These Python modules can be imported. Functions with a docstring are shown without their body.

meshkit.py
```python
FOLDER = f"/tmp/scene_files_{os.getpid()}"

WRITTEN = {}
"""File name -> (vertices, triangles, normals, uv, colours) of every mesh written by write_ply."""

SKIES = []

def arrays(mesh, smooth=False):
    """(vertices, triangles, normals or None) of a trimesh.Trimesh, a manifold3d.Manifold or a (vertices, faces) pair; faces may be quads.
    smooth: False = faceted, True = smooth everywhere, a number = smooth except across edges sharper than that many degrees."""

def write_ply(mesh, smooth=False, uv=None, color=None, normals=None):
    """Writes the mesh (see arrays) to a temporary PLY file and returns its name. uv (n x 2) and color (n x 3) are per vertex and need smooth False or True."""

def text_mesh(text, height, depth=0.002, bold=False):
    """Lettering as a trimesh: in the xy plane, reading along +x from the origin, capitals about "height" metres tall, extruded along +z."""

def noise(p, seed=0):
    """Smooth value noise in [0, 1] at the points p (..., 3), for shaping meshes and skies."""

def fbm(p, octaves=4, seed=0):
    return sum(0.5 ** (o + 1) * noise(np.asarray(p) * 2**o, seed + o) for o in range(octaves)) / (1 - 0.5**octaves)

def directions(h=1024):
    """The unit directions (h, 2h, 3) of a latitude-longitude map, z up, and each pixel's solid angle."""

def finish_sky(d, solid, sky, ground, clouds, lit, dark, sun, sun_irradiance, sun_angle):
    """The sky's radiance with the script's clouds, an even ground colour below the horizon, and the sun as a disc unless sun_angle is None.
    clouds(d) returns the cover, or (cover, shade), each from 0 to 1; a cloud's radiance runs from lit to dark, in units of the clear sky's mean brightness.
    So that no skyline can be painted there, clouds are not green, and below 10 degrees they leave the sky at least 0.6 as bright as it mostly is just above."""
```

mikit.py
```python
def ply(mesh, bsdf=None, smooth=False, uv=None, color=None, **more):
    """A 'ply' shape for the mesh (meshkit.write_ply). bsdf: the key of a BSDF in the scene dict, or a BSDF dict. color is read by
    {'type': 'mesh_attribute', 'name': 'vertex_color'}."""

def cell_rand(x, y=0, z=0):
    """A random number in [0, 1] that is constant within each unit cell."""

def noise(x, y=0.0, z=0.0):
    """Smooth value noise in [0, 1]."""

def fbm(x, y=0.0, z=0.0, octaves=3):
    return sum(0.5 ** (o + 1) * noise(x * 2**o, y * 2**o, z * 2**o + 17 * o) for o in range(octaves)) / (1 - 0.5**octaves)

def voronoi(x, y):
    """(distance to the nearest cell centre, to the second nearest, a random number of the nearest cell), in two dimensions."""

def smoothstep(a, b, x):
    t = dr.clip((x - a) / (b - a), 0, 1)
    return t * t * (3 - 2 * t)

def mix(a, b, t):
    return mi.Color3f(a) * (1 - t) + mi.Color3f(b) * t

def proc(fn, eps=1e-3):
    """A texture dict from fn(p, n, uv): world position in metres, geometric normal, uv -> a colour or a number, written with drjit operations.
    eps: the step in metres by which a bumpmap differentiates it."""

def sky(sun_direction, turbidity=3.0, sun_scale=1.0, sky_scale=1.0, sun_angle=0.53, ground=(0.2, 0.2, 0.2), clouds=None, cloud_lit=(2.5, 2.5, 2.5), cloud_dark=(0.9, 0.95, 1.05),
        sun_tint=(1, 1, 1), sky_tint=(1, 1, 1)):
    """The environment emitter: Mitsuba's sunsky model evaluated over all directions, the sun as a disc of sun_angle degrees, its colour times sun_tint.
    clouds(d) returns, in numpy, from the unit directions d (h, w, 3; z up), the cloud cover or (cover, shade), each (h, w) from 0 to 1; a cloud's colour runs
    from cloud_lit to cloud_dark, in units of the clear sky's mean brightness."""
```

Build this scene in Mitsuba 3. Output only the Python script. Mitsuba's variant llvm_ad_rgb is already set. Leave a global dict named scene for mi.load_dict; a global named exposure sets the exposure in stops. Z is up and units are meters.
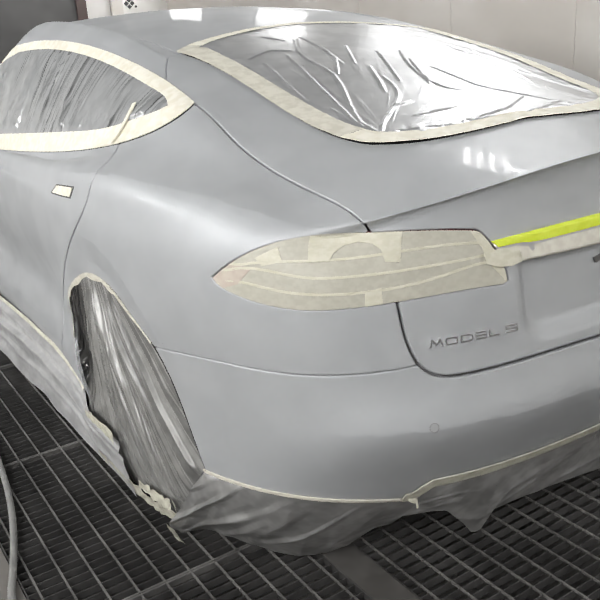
import math, random, drjit as dr, numpy as np, trimesh, shapely, mitsuba as mi, mikit, meshkit
import mapbox_earcut as earcut
from shapely.geometry import Polygon, LineString, Point, box
from shapely.ops import unary_union
from scipy.interpolate import RectBivariateSpline, PchipInterpolator
from mikit import proc, fbm, noise, smoothstep, mix
T = mi.ScalarTransform4f
random.seed(7)
RNG = np.random.default_rng(7)
scene, labels = {'type': 'scene'}, {}

# ------------------------------------------------------------------ camera
CP = np.array([-1.6424, -1.1349, 1.3866])
YAW, PITCH, ROLL = np.radians([31.133, 19.4005, -4.003])
FW = np.array([math.sin(YAW) * math.cos(PITCH), math.cos(YAW) * math.cos(PITCH), -math.sin(PITCH)])
_r = np.array([math.cos(YAW), -math.sin(YAW), 0.0]); _u = np.cross(_r, FW)
UP = -math.sin(ROLL) * _r + math.cos(ROLL) * _u
scene['camera'] = {'type': 'perspective', 'fov': math.degrees(2 * math.atan(300 / 800.7)), 'fov_axis': 'x', 'near_clip': 0.05, 'far_clip': 60.0,
                   'to_world': T().look_at(origin=CP.tolist(), target=(CP + FW).tolist(), up=UP.tolist())}
exposure = 0.76

# ------------------------------------------------------------------ light of the booth: tube fixtures in trays of upright tubes high on both long walls
TUBE_POWER = 42.0
XL, XR, YB, YF, ZT = -4.2, 2.15, -5.2, 7.5, 4.00        # the room: left, right, back, front, ceiling
TUBE_LIGHT = (1.80, 2.02, 3.0)                                       # the hanging light with four bare tubes
PANELS = [(1, 2.5, 2.45, .2, 1), (1, 4.9, 2.3, .8, .4), (1, 6.9, 2.42, .9, .4), (-1, -.4, 2.45, 1, 1), (-1, 2.2, 2.45, 1, 1), (-1, 4.8, 2.45, 1, 1), (-1, -2.9, 3.3, 2.6, 1), (1, -4.0, 3.3, 1.2, 1)]      # covered light boxes on the walls: wall (right 1, left -1), y, z, power, length
PANEL_POWER = 6.0

# ------------------------------------------------------------------ materials
def princ(c, r, metallic=0.0, spec=0.5, cc=0.0, ccg=0.9, **k):
    base = c if isinstance(c, dict) else {'type': 'rgb', 'value': list(c)}
    return {'type': 'twosided', 'b': {'type': 'principled', 'base_color': base, 'roughness': r, 'metallic': metallic, 'specular': spec, 'clearcoat': cc, 'clearcoat_gloss': ccg, **k}}
def mottle(a, b, s, octaves=3, lo=.3, hi=.7):
    return proc(lambda p, n, uv: mix(a, b, smoothstep(lo, hi, fbm(p.x * s, p.y * s, p.z * s, octaves))))
PAINT_TONE = mottle((.445, .46, .475), (.475, .49, .505), 7)
scene['paint'] = {'type': 'twosided', 'b': {'type': 'blendbsdf', 'weight': .12, 'satin': princ(PAINT_TONE, .50, .30, .45)['b'], 'gloss': {'type': 'roughplastic', 'alpha': .003, 'diffuse_reflectance': PAINT_TONE, 'nonlinear': False}}}
scene['paint_flat'] = princ((.44, .45, .46), .5, .3)
scene['shell_grey'] = princ((.30, .30, .31), .6)
scene['black_plastic'] = princ((.05, .05, .052), .5)
scene['rubber'] = princ((.03, .03, .03), .75)
scene['rim_metal'] = princ((.35, .36, .37), .35, .8)
scene['dark_glass'] = princ((.035, .037, .04), .06, 0, .6)
scene['lamp_glass'] = princ((.10, .025, .025), .12)
scene['chrome'] = princ((.55, .55, .55), .22, .9)
scene['dark_chrome'] = princ((.16, .16, .16), .3, .8)
scene['tape'] = princ(mottle((.74, .71, .60), (.80, .78, .69), 45), .62)
scene['tape_lamp'] = princ(mottle((.47, .455, .385), (.51, .495, .425), 90), .5)
scene['tape_double'] = princ(mottle((.60, .58, .47), (.65, .63, .53), 90), .5)
scene['tape_pink'] = princ(mottle((.52, .45, .385), (.56, .50, .43), 50), .5)
scene['tape_grey'] = princ(mottle((.58, .56, .48), (.66, .64, .56), 50), .55)
scene['tape_hem'] = princ(mottle((.46, .45, .37), (.56, .55, .46), 50), .55)
scene['tape_yellow'] = princ(mottle((.70, .80, .045), (.76, .86, .08), 40), .45)
scene['tape_trim'] = princ(mottle((.60, .57, .50), (.68, .66, .58), 40), .5)

def film(name, weight_fn, color_a, color_b, rough=.22, streak=None):
    scene[name] = {'type': 'blendbsdf', 'weight': proc(weight_fn), 'clear': {'type': 'thindielectric', 'int_ior': 1.5},
                   'spray': princ(mottle(color_a, color_b, 22), rough, .25, .6)}
def film_lines(p, n, uv):
    """Overspray is thin in the pinched folds, which run down the glass."""
    w = p.y + .18 * (p.z - 1.1)
    l1 = dr.abs(noise(w * 24, p.z * 2.4, 1.5) - .5); l2 = dr.abs(noise(w * 60, p.z * 3.0, 7.5) - .5)
    on = smoothstep(.42, .60, noise(w * 7, p.z * 3.0, 3.5))
    return .97 - on * (.55 * smoothstep(.05, .0, l1) + .35 * smoothstep(.07, .0, l2)) - .25 * smoothstep(.40, .62, noise(w * 9, p.z * 5, 11.5)) * smoothstep(.02, .10, p.z - 1.02 - .12 * p.y)
film('film_window', film_lines, (.37, .38, .385), (.41, .42, .425), .22)
scene['film_glass'] = princ(mottle((.42, .43, .44), (.48, .49, .50), 16), .27, .55, .6)
film('film_wheel', lambda p, n, uv: dr.clip(.52 + .48 * smoothstep(.36, .60, .62 * fbm(uv.x * 34, uv.y * 1.7, 0, 2) + .38 * noise(uv.x * 120, uv.y * 3.0, 5.0) + .14 * smoothstep(.3, .9, uv.y)) - .80 * smoothstep(-.06, .12, uv.x) * smoothstep(.70, .30, uv.y), .02, .97), (.30, .30, .29), (.39, .39, .38), .32)
film('film_sill', lambda p, n, uv: .80 + .16 * smoothstep(.3, .6, fbm(p.y * 5, p.z * 30, p.x * 20, 3)), (.50, .505, .51), (.56, .565, .57), .28)
film('film_bumper', lambda p, n, uv: .80 + .19 * smoothstep(.35, .6, fbm(p.x * 14, p.y * 14, p.z * 10, 3)), (.26, .26, .256), (.35, .35, .345), .28)
scene['wall_white'] = princ(mottle((.76, .75, .73), (.82, .81, .79), 2.2), .5)
scene['wall_beige'] = princ(mottle((.60, .565, .52), (.70, .67, .63), 1.7), .5)
scene['wall_back_grey'] = princ(mottle((.26, .26, .26), (.31, .31, .31), 2), .6)
scene['wall_upper_grey'] = princ(mottle((.26, .26, .26), (.31, .31, .305), 2), .6)
scene['wall_seam'] = princ((.55, .53, .50), .6)
scene['ceiling_grey'] = princ(mottle((.24, .24, .24), (.30, .30, .30), 2), .85)
scene['door_grey'] = princ(mottle((.10, .10, .10), (.14, .14, .14), 3), .45)
scene['door_frame_grey'] = princ((.25, .25, .245), .5)
scene['door_frame_dark'] = princ((.10, .07, .065), .5)
scene['steel_bar'] = princ(mottle((.052, .051, .05), (.085, .083, .081), 9), .6, .2)
scene['steel_rod'] = princ(mottle((.125, .122, .118), (.21, .206, .198), 9), .5, .3)
scene['steel_plate'] = princ(mottle((.065, .062, .058), (.09, .087, .082), 12), .6)
scene['floor_plate'] = princ(mottle((.17, .16, .148), (.21, .20, .185), 10), .65)
scene['pit_concrete'] = princ(mottle((.10, .097, .092), (.15, .145, .14), 5), .9)
scene['hose_rubber'] = princ(mottle((.22, .22, .215), (.28, .28, .27), 30), .5)
scene['fixture_white'] = princ((.75, .75, .75), .5)

# ------------------------------------------------------------------ adding shapes
def add_arrays(key, V, F, bsdf, N=None, **kw):
    path = meshkit.write_ply((np.asarray(V), np.asarray(F)), False, normals=N)
    scene[key] = {'type': 'ply', 'filename': path, 'face_normals': N is None, 'bsdf': {'type': 'ref', 'id': bsdf}, **kw}
def add(key, mesh, bsdf, smooth=False, **kw):
    scene[key] = mikit.ply(mesh, bsdf, smooth, **kw)
def label(key, text=None, cat=None, group=None, kind=None):
    d = {}
    if text: d['label'] = text
    if cat: d['category'] = cat
    if group: d['group'] = group
    if kind: d['kind'] = kind
    labels[key] = d
def bx(x0, x1, y0, y1, z0, z1):
    m = trimesh.creation.box((x1 - x0, y1 - y0, z1 - z0)); m.apply_translation(((x0 + x1) / 2, (y0 + y1) / 2, (z0 + z1) / 2)); return m
def smooth01(t):
    t = np.clip(t, 0, 1); return t * t * (3 - 2 * t)
_used = {}
def num(base):
    n = _used.get(base, -1) + 1; _used[base] = n
    return base if n == 0 else f'{base}_{n:03d}'
def tube(path, radius, sides=10, closed=False):
    path = np.asarray(path, float); n = len(path)
    r = np.broadcast_to(radius, n)
    t = np.gradient(path, axis=0); t /= np.linalg.norm(t, axis=1)[:, None]
    a = np.cross(t, [0.13, 0.21, .97]); a /= np.linalg.norm(a, axis=1)[:, None]; b = np.cross(t, a)
    th = np.linspace(0, 2 * np.pi, sides, endpoint=False)
    V = (path[:, None] + r[:, None, None] * (np.cos(th)[None, :, None] * a[:, None] + np.sin(th)[None, :, None] * b[:, None])).reshape(-1, 3)
    i, j = np.meshgrid(np.arange(n - 1), np.arange(sides), indexing='ij')
    q = np.stack([i * sides + j, i * sides + (j + 1) % sides, (i + 1) * sides + (j + 1) % sides, (i + 1) * sides + j], -1).reshape(-1, 4)
    caps = []
    for base, sgn in ((0, 1), ((n - 1) * sides, -1)):
        for k in range(1, sides - 1): caps.append([base, base + k + 1, base + k] if sgn > 0 else [base, base + k, base + k + 1])
    F = np.vstack([q[:, [0, 1, 2]], q[:, [0, 2, 3]], caps])
    return trimesh.Trimesh(V, F, process=False)

# ---- car body as one smooth ring surface: u runs from the rear centre round the left side to the nose, v from sill to roof centre line
B=np.array([(0,0),(-.25,.008),(-.45,.032),(-.62,.08),(-.765,.165),(-.865,.285),(-.928,.45),(-.968,.68),(-.99,.92),(-.997,1.15),(-.985,1.45),(-.965,1.85),(-.958,2.4),(-.958,3.0),(-.968,3.6),(-.955,4.2),(-.86,4.68),(-.5,4.92),(0,4.97)],float)
NC=len(B)
ZC=PchipInterpolator([-.5,.05,.085,.2,.3,.44,.65,.9,1.2,1.65,2.0,2.4,2.8,3.05,3.4,3.8,4.2,4.6,4.97],[.99,1.043,1.046,1.062,1.08,1.112,1.165,1.238,1.308,1.388,1.43,1.458,1.455,1.425,1.25,1.03,.955,.87,.72])
ZC=CubicSpline([-.5,.05,.085,.2,.3,.44,.65,.9,1.2,1.65,2.0,2.4,2.8,3.05,3.4,3.8,4.2,4.6,4.97],ZC([-.5,.05,.085,.2,.3,.44,.65,.9,1.2,1.65,2.0,2.4,2.8,3.05,3.4,3.8,4.2,4.6,4.97])) if 0 else ZC
HA,HB=.085,.10
def H(x,y): return ZC(np.clip(y,-.5,4.97))-HA*x**2-HB*x**4
REAR=[(.20,.17),(.29,.098),(.38,.048),(.485,0),(.56,.010),(.625,.03),(.71,.045),(.80,.06),(.88,.08),(.955,.108),(1.038,.085)]
SIDE=[(.11,.12),(.175,.045),(.31,.018),(.42,.018),(.52,.014),(.62,.008),(.71,0),(.79,0),(.87,.006),(.94,.022),(.995,.045)]
RIDGE=np.array([(0,.53),(-.25,.535),(-.42,.56),(-.53,.62),(-.585,.70),(-.612,.80),(-.622,.90),(-.622,1.0),(-.617,1.15),(-.608,1.32),(-.596,1.55),(-.585,1.9),(-.58,2.4),(-.585,2.9),(-.63,3.35),(-.62,3.9),(-.56,4.4),(-.35,4.68),(0,4.75)])
MED=np.array([1.05,1.10,1.15,1.2,1.26,1.33,1.4,1.48,1.58,1.7,1.88,2.15,2.55,2.95,3.4,3.8,4.15,4.35,4.5])
BELT={9:(-.835,1.20,1.080),10:(-.855,1.47,1.028),11:(-.858,1.85,.98),12:(-.855,2.4,.945),13:(-.86,3.0,.925)}
S=[0,.12,.3,.5,.7,.86,1]
def build():
    c=np.arange(NC)
    t=np.gradient(B,axis=0);t[0]=(-1,0);t[-1]=(1,0)
    n=np.c_[t[:,1],-t[:,0]];n/=np.linalg.norm(n,axis=1)[:,None]   # inward
    n=np.where((n*(np.array([0,2.5])-B)).sum(1)[:,None]<0,-n,n)
    w=np.clip((c-2.5)/4.0,0,1);w=w*w*(3-2*w)
    w=np.where(c>14,np.clip((17-c)/2.5,0,1),w)
    G=np.zeros((NC,11+4+6,3))
    for j in range(11):
        z=REAR[j][0]*(1-w)+SIDE[j][0]*w; d=REAR[j][1]*(1-w)+SIDE[j][1]*w
        z=z.copy(); 
        if j==10: d=np.where(c<9,np.interp(c,np.arange(9),[.085,.085,.088,.094,.096,.086,.066,.052,.047]),d)
        if j==9: z=z+np.where(c<14,np.interp(c,[0,2,3,4],[.045,.035,.015,0]),0); d=np.where(c<5,np.interp(c,[0,1,2,3,4],[.098,.098,.101,.104,.096]),d)
        if j==9: z=z-np.interp(c,[2,4,5,7],[0,.018,.014,0])*(c<14)
        front=np.clip((c-13)/4,0,1)
        z-= (0 if j<5 else .24*(j-4)/6)*front**1.3
        if j==10: z=np.where(c<14,np.interp(c,np.arange(14),[1.044,1.031,1.008,.982,.962,.972,.995,1.005,1.006,1.0,.982,.95,.922,.905]),z)
        if j==9: z+=np.interp(c,[9,10,11,12,13],[0,-.012,-.035,-.05,-.06])*(c<14)
        if j==1: d=np.where((c>8)&(c<15),.02,d)
        if j==0: d=np.where((c>8)&(c<15),.10,d)
        if j==2: d=np.where((c>9)&(c<15),.010,d)
        if j in(3,4): d=d+np.interp(c,[10,11,13],[0,.024,.028])
        if j==5: d=d+np.interp(c,[10,11,13],[0,.006,.008])*(c<15)
        G[:,j,:2]=B+n*d[:,None];G[:,j,2]=z
    R=np.c_[RIDGE,H(RIDGE[:,0],RIDGE[:,1])]
    G[:,14]=R
    for i in range(NC):
        a=G[i,10]
        dz=H(a[0],a[1])-a[2]
        if i in BELT: b=np.array(BELT[i])
        elif i<=4 or i>13:
            b=a*.55+R[i]*.45; b[2]=H(b[0],b[1])-.25*dz
        else:
            b=a*.58+R[i]*.42; b[2]-=.004
        G[i,12]=b
        if i<=4 or i>13:
            fr=np.interp(i,[0,3,4.5],[.085,.10,.17]); m=a+(R[i]-a)*fr; m[2]=H(m[0],m[1])-np.interp(fr,[.085,.17],[.82,.66])*dz
        else:
            m=(a+b)/2; m[2]-=.002
        G[i,11]=m
        k=(b+R[i])/2
        if i<=4: k[2]=H(k[0],k[1])-.06*dz
        elif i>13: k[2]=H(k[0],k[1])
        else:
            g=np.interp(i,[4,7],[.2,1]); k[0]-=.018*g;k[2]+=.012*g
        G[i,13]=k
        for q,s in enumerate(S[1:]):
            p=R[i,:2]*(1-s)+np.array([0,MED[i]])*s
            G[i,15+q]=(p[0],p[1],H(p[0],p[1]))
    return G
G=build()
NR=G.shape[1]
# mirrored columns keep the surface smooth over the centre line
M=np.concatenate([G[:0:-1]*[-1,1,1],G,G[-2::-1]*[-1,1,1]]) if 0 else np.concatenate([G[:0:-1]*[-1,1,1],G])
UC=np.arange(-(NC-1),NC)
SP=[RectBivariateSpline(UC,np.arange(NR),M[:,:,k],kx=3,ky=3,s=0) for k in range(3)]
AC=(1.11,.345);AR=.40
def sstep(a,b,x):
    t=np.clip((x-a)/(b-a),0,1);return t*t*(3-2*t)
def surf0(u,v):
    P=np.stack([s.ev(u,v) for s in SP],-1)
    k=sstep(14.0,14.9,v)
    P[...,2]=P[...,2]*(1-k)+H(P[...,0],P[...,1])*k
    return P
def surf(u,v):
    u=np.asarray(u,float);v=np.asarray(v,float)
    P=surf0(u,v)
    x,y,z=P[...,0],P[...,1],P[...,2]
    low=np.asarray(v)<11
    # number plate recess in the lid
    dx,dz=np.abs(x)-.255,np.abs(z-.768)-.053
    sd=np.hypot(np.maximum(dx,0),np.maximum(dz,0))+np.minimum(np.maximum(dx,dz),0)-.06
    m=sstep(.020,-.024,sd)*(y<.3)*low
    P[...,1]=y+.028*m
    # bumper crease
    vb=np.interp(np.abs(u),[0,.46,1.89,3.27,4.23,5.5],[3.07,3.09,3.20,3.32,3.55,3.8])
    P[...,1]=P[...,1]-.0065*np.exp(-np.abs(v-vb)/.42)*sstep(5.2,2.6,np.abs(u))
    # haunch crease
    uu=np.abs(u);vc=np.interp(uu,[4.0,4.73,5.83,6.7,7.55,8.57,9.89],[9.75,10.03,10.19,10.28,10.27,10.17,9.81])
    cr=.0048*np.exp(-np.abs(v-vc)/.38)*sstep(4.0,5.2,uu)*sstep(10.2,8.2,uu)
    P[...,0]=P[...,0]+np.sign(x)*cr*.75;P[...,2]=z+cr*.6
    x,y,z=P[...,0],P[...,1],P[...,2]
    # wheel arch lip
    r=np.hypot(y-AC[0],(z-AC[1]))
    f=np.clip(1-(r-AR)/.085,0,1)
    f=f*f*(3-2*f)*.5+f*.5
    P[...,0]=x+np.sign(-x)*.016*f*(np.abs(x)>.8)*low*(sstep(1.40,1.05,y)*1.35-.35)
    return P
def normal(u,v,e=2e-3):
    u=np.asarray(u,float);v=np.asarray(v,float)
    v0=np.clip(v-e,0,NR-1);v1=np.clip(v+e,0,NR-1)
    a=surf(u+e,v)-surf(u-e,v);b=surf(u,v1)-surf(u,v0)
    n=np.cross(b,a);n/=np.maximum(np.linalg.norm(n,axis=-1,keepdims=True),1e-12)
    return n

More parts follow.
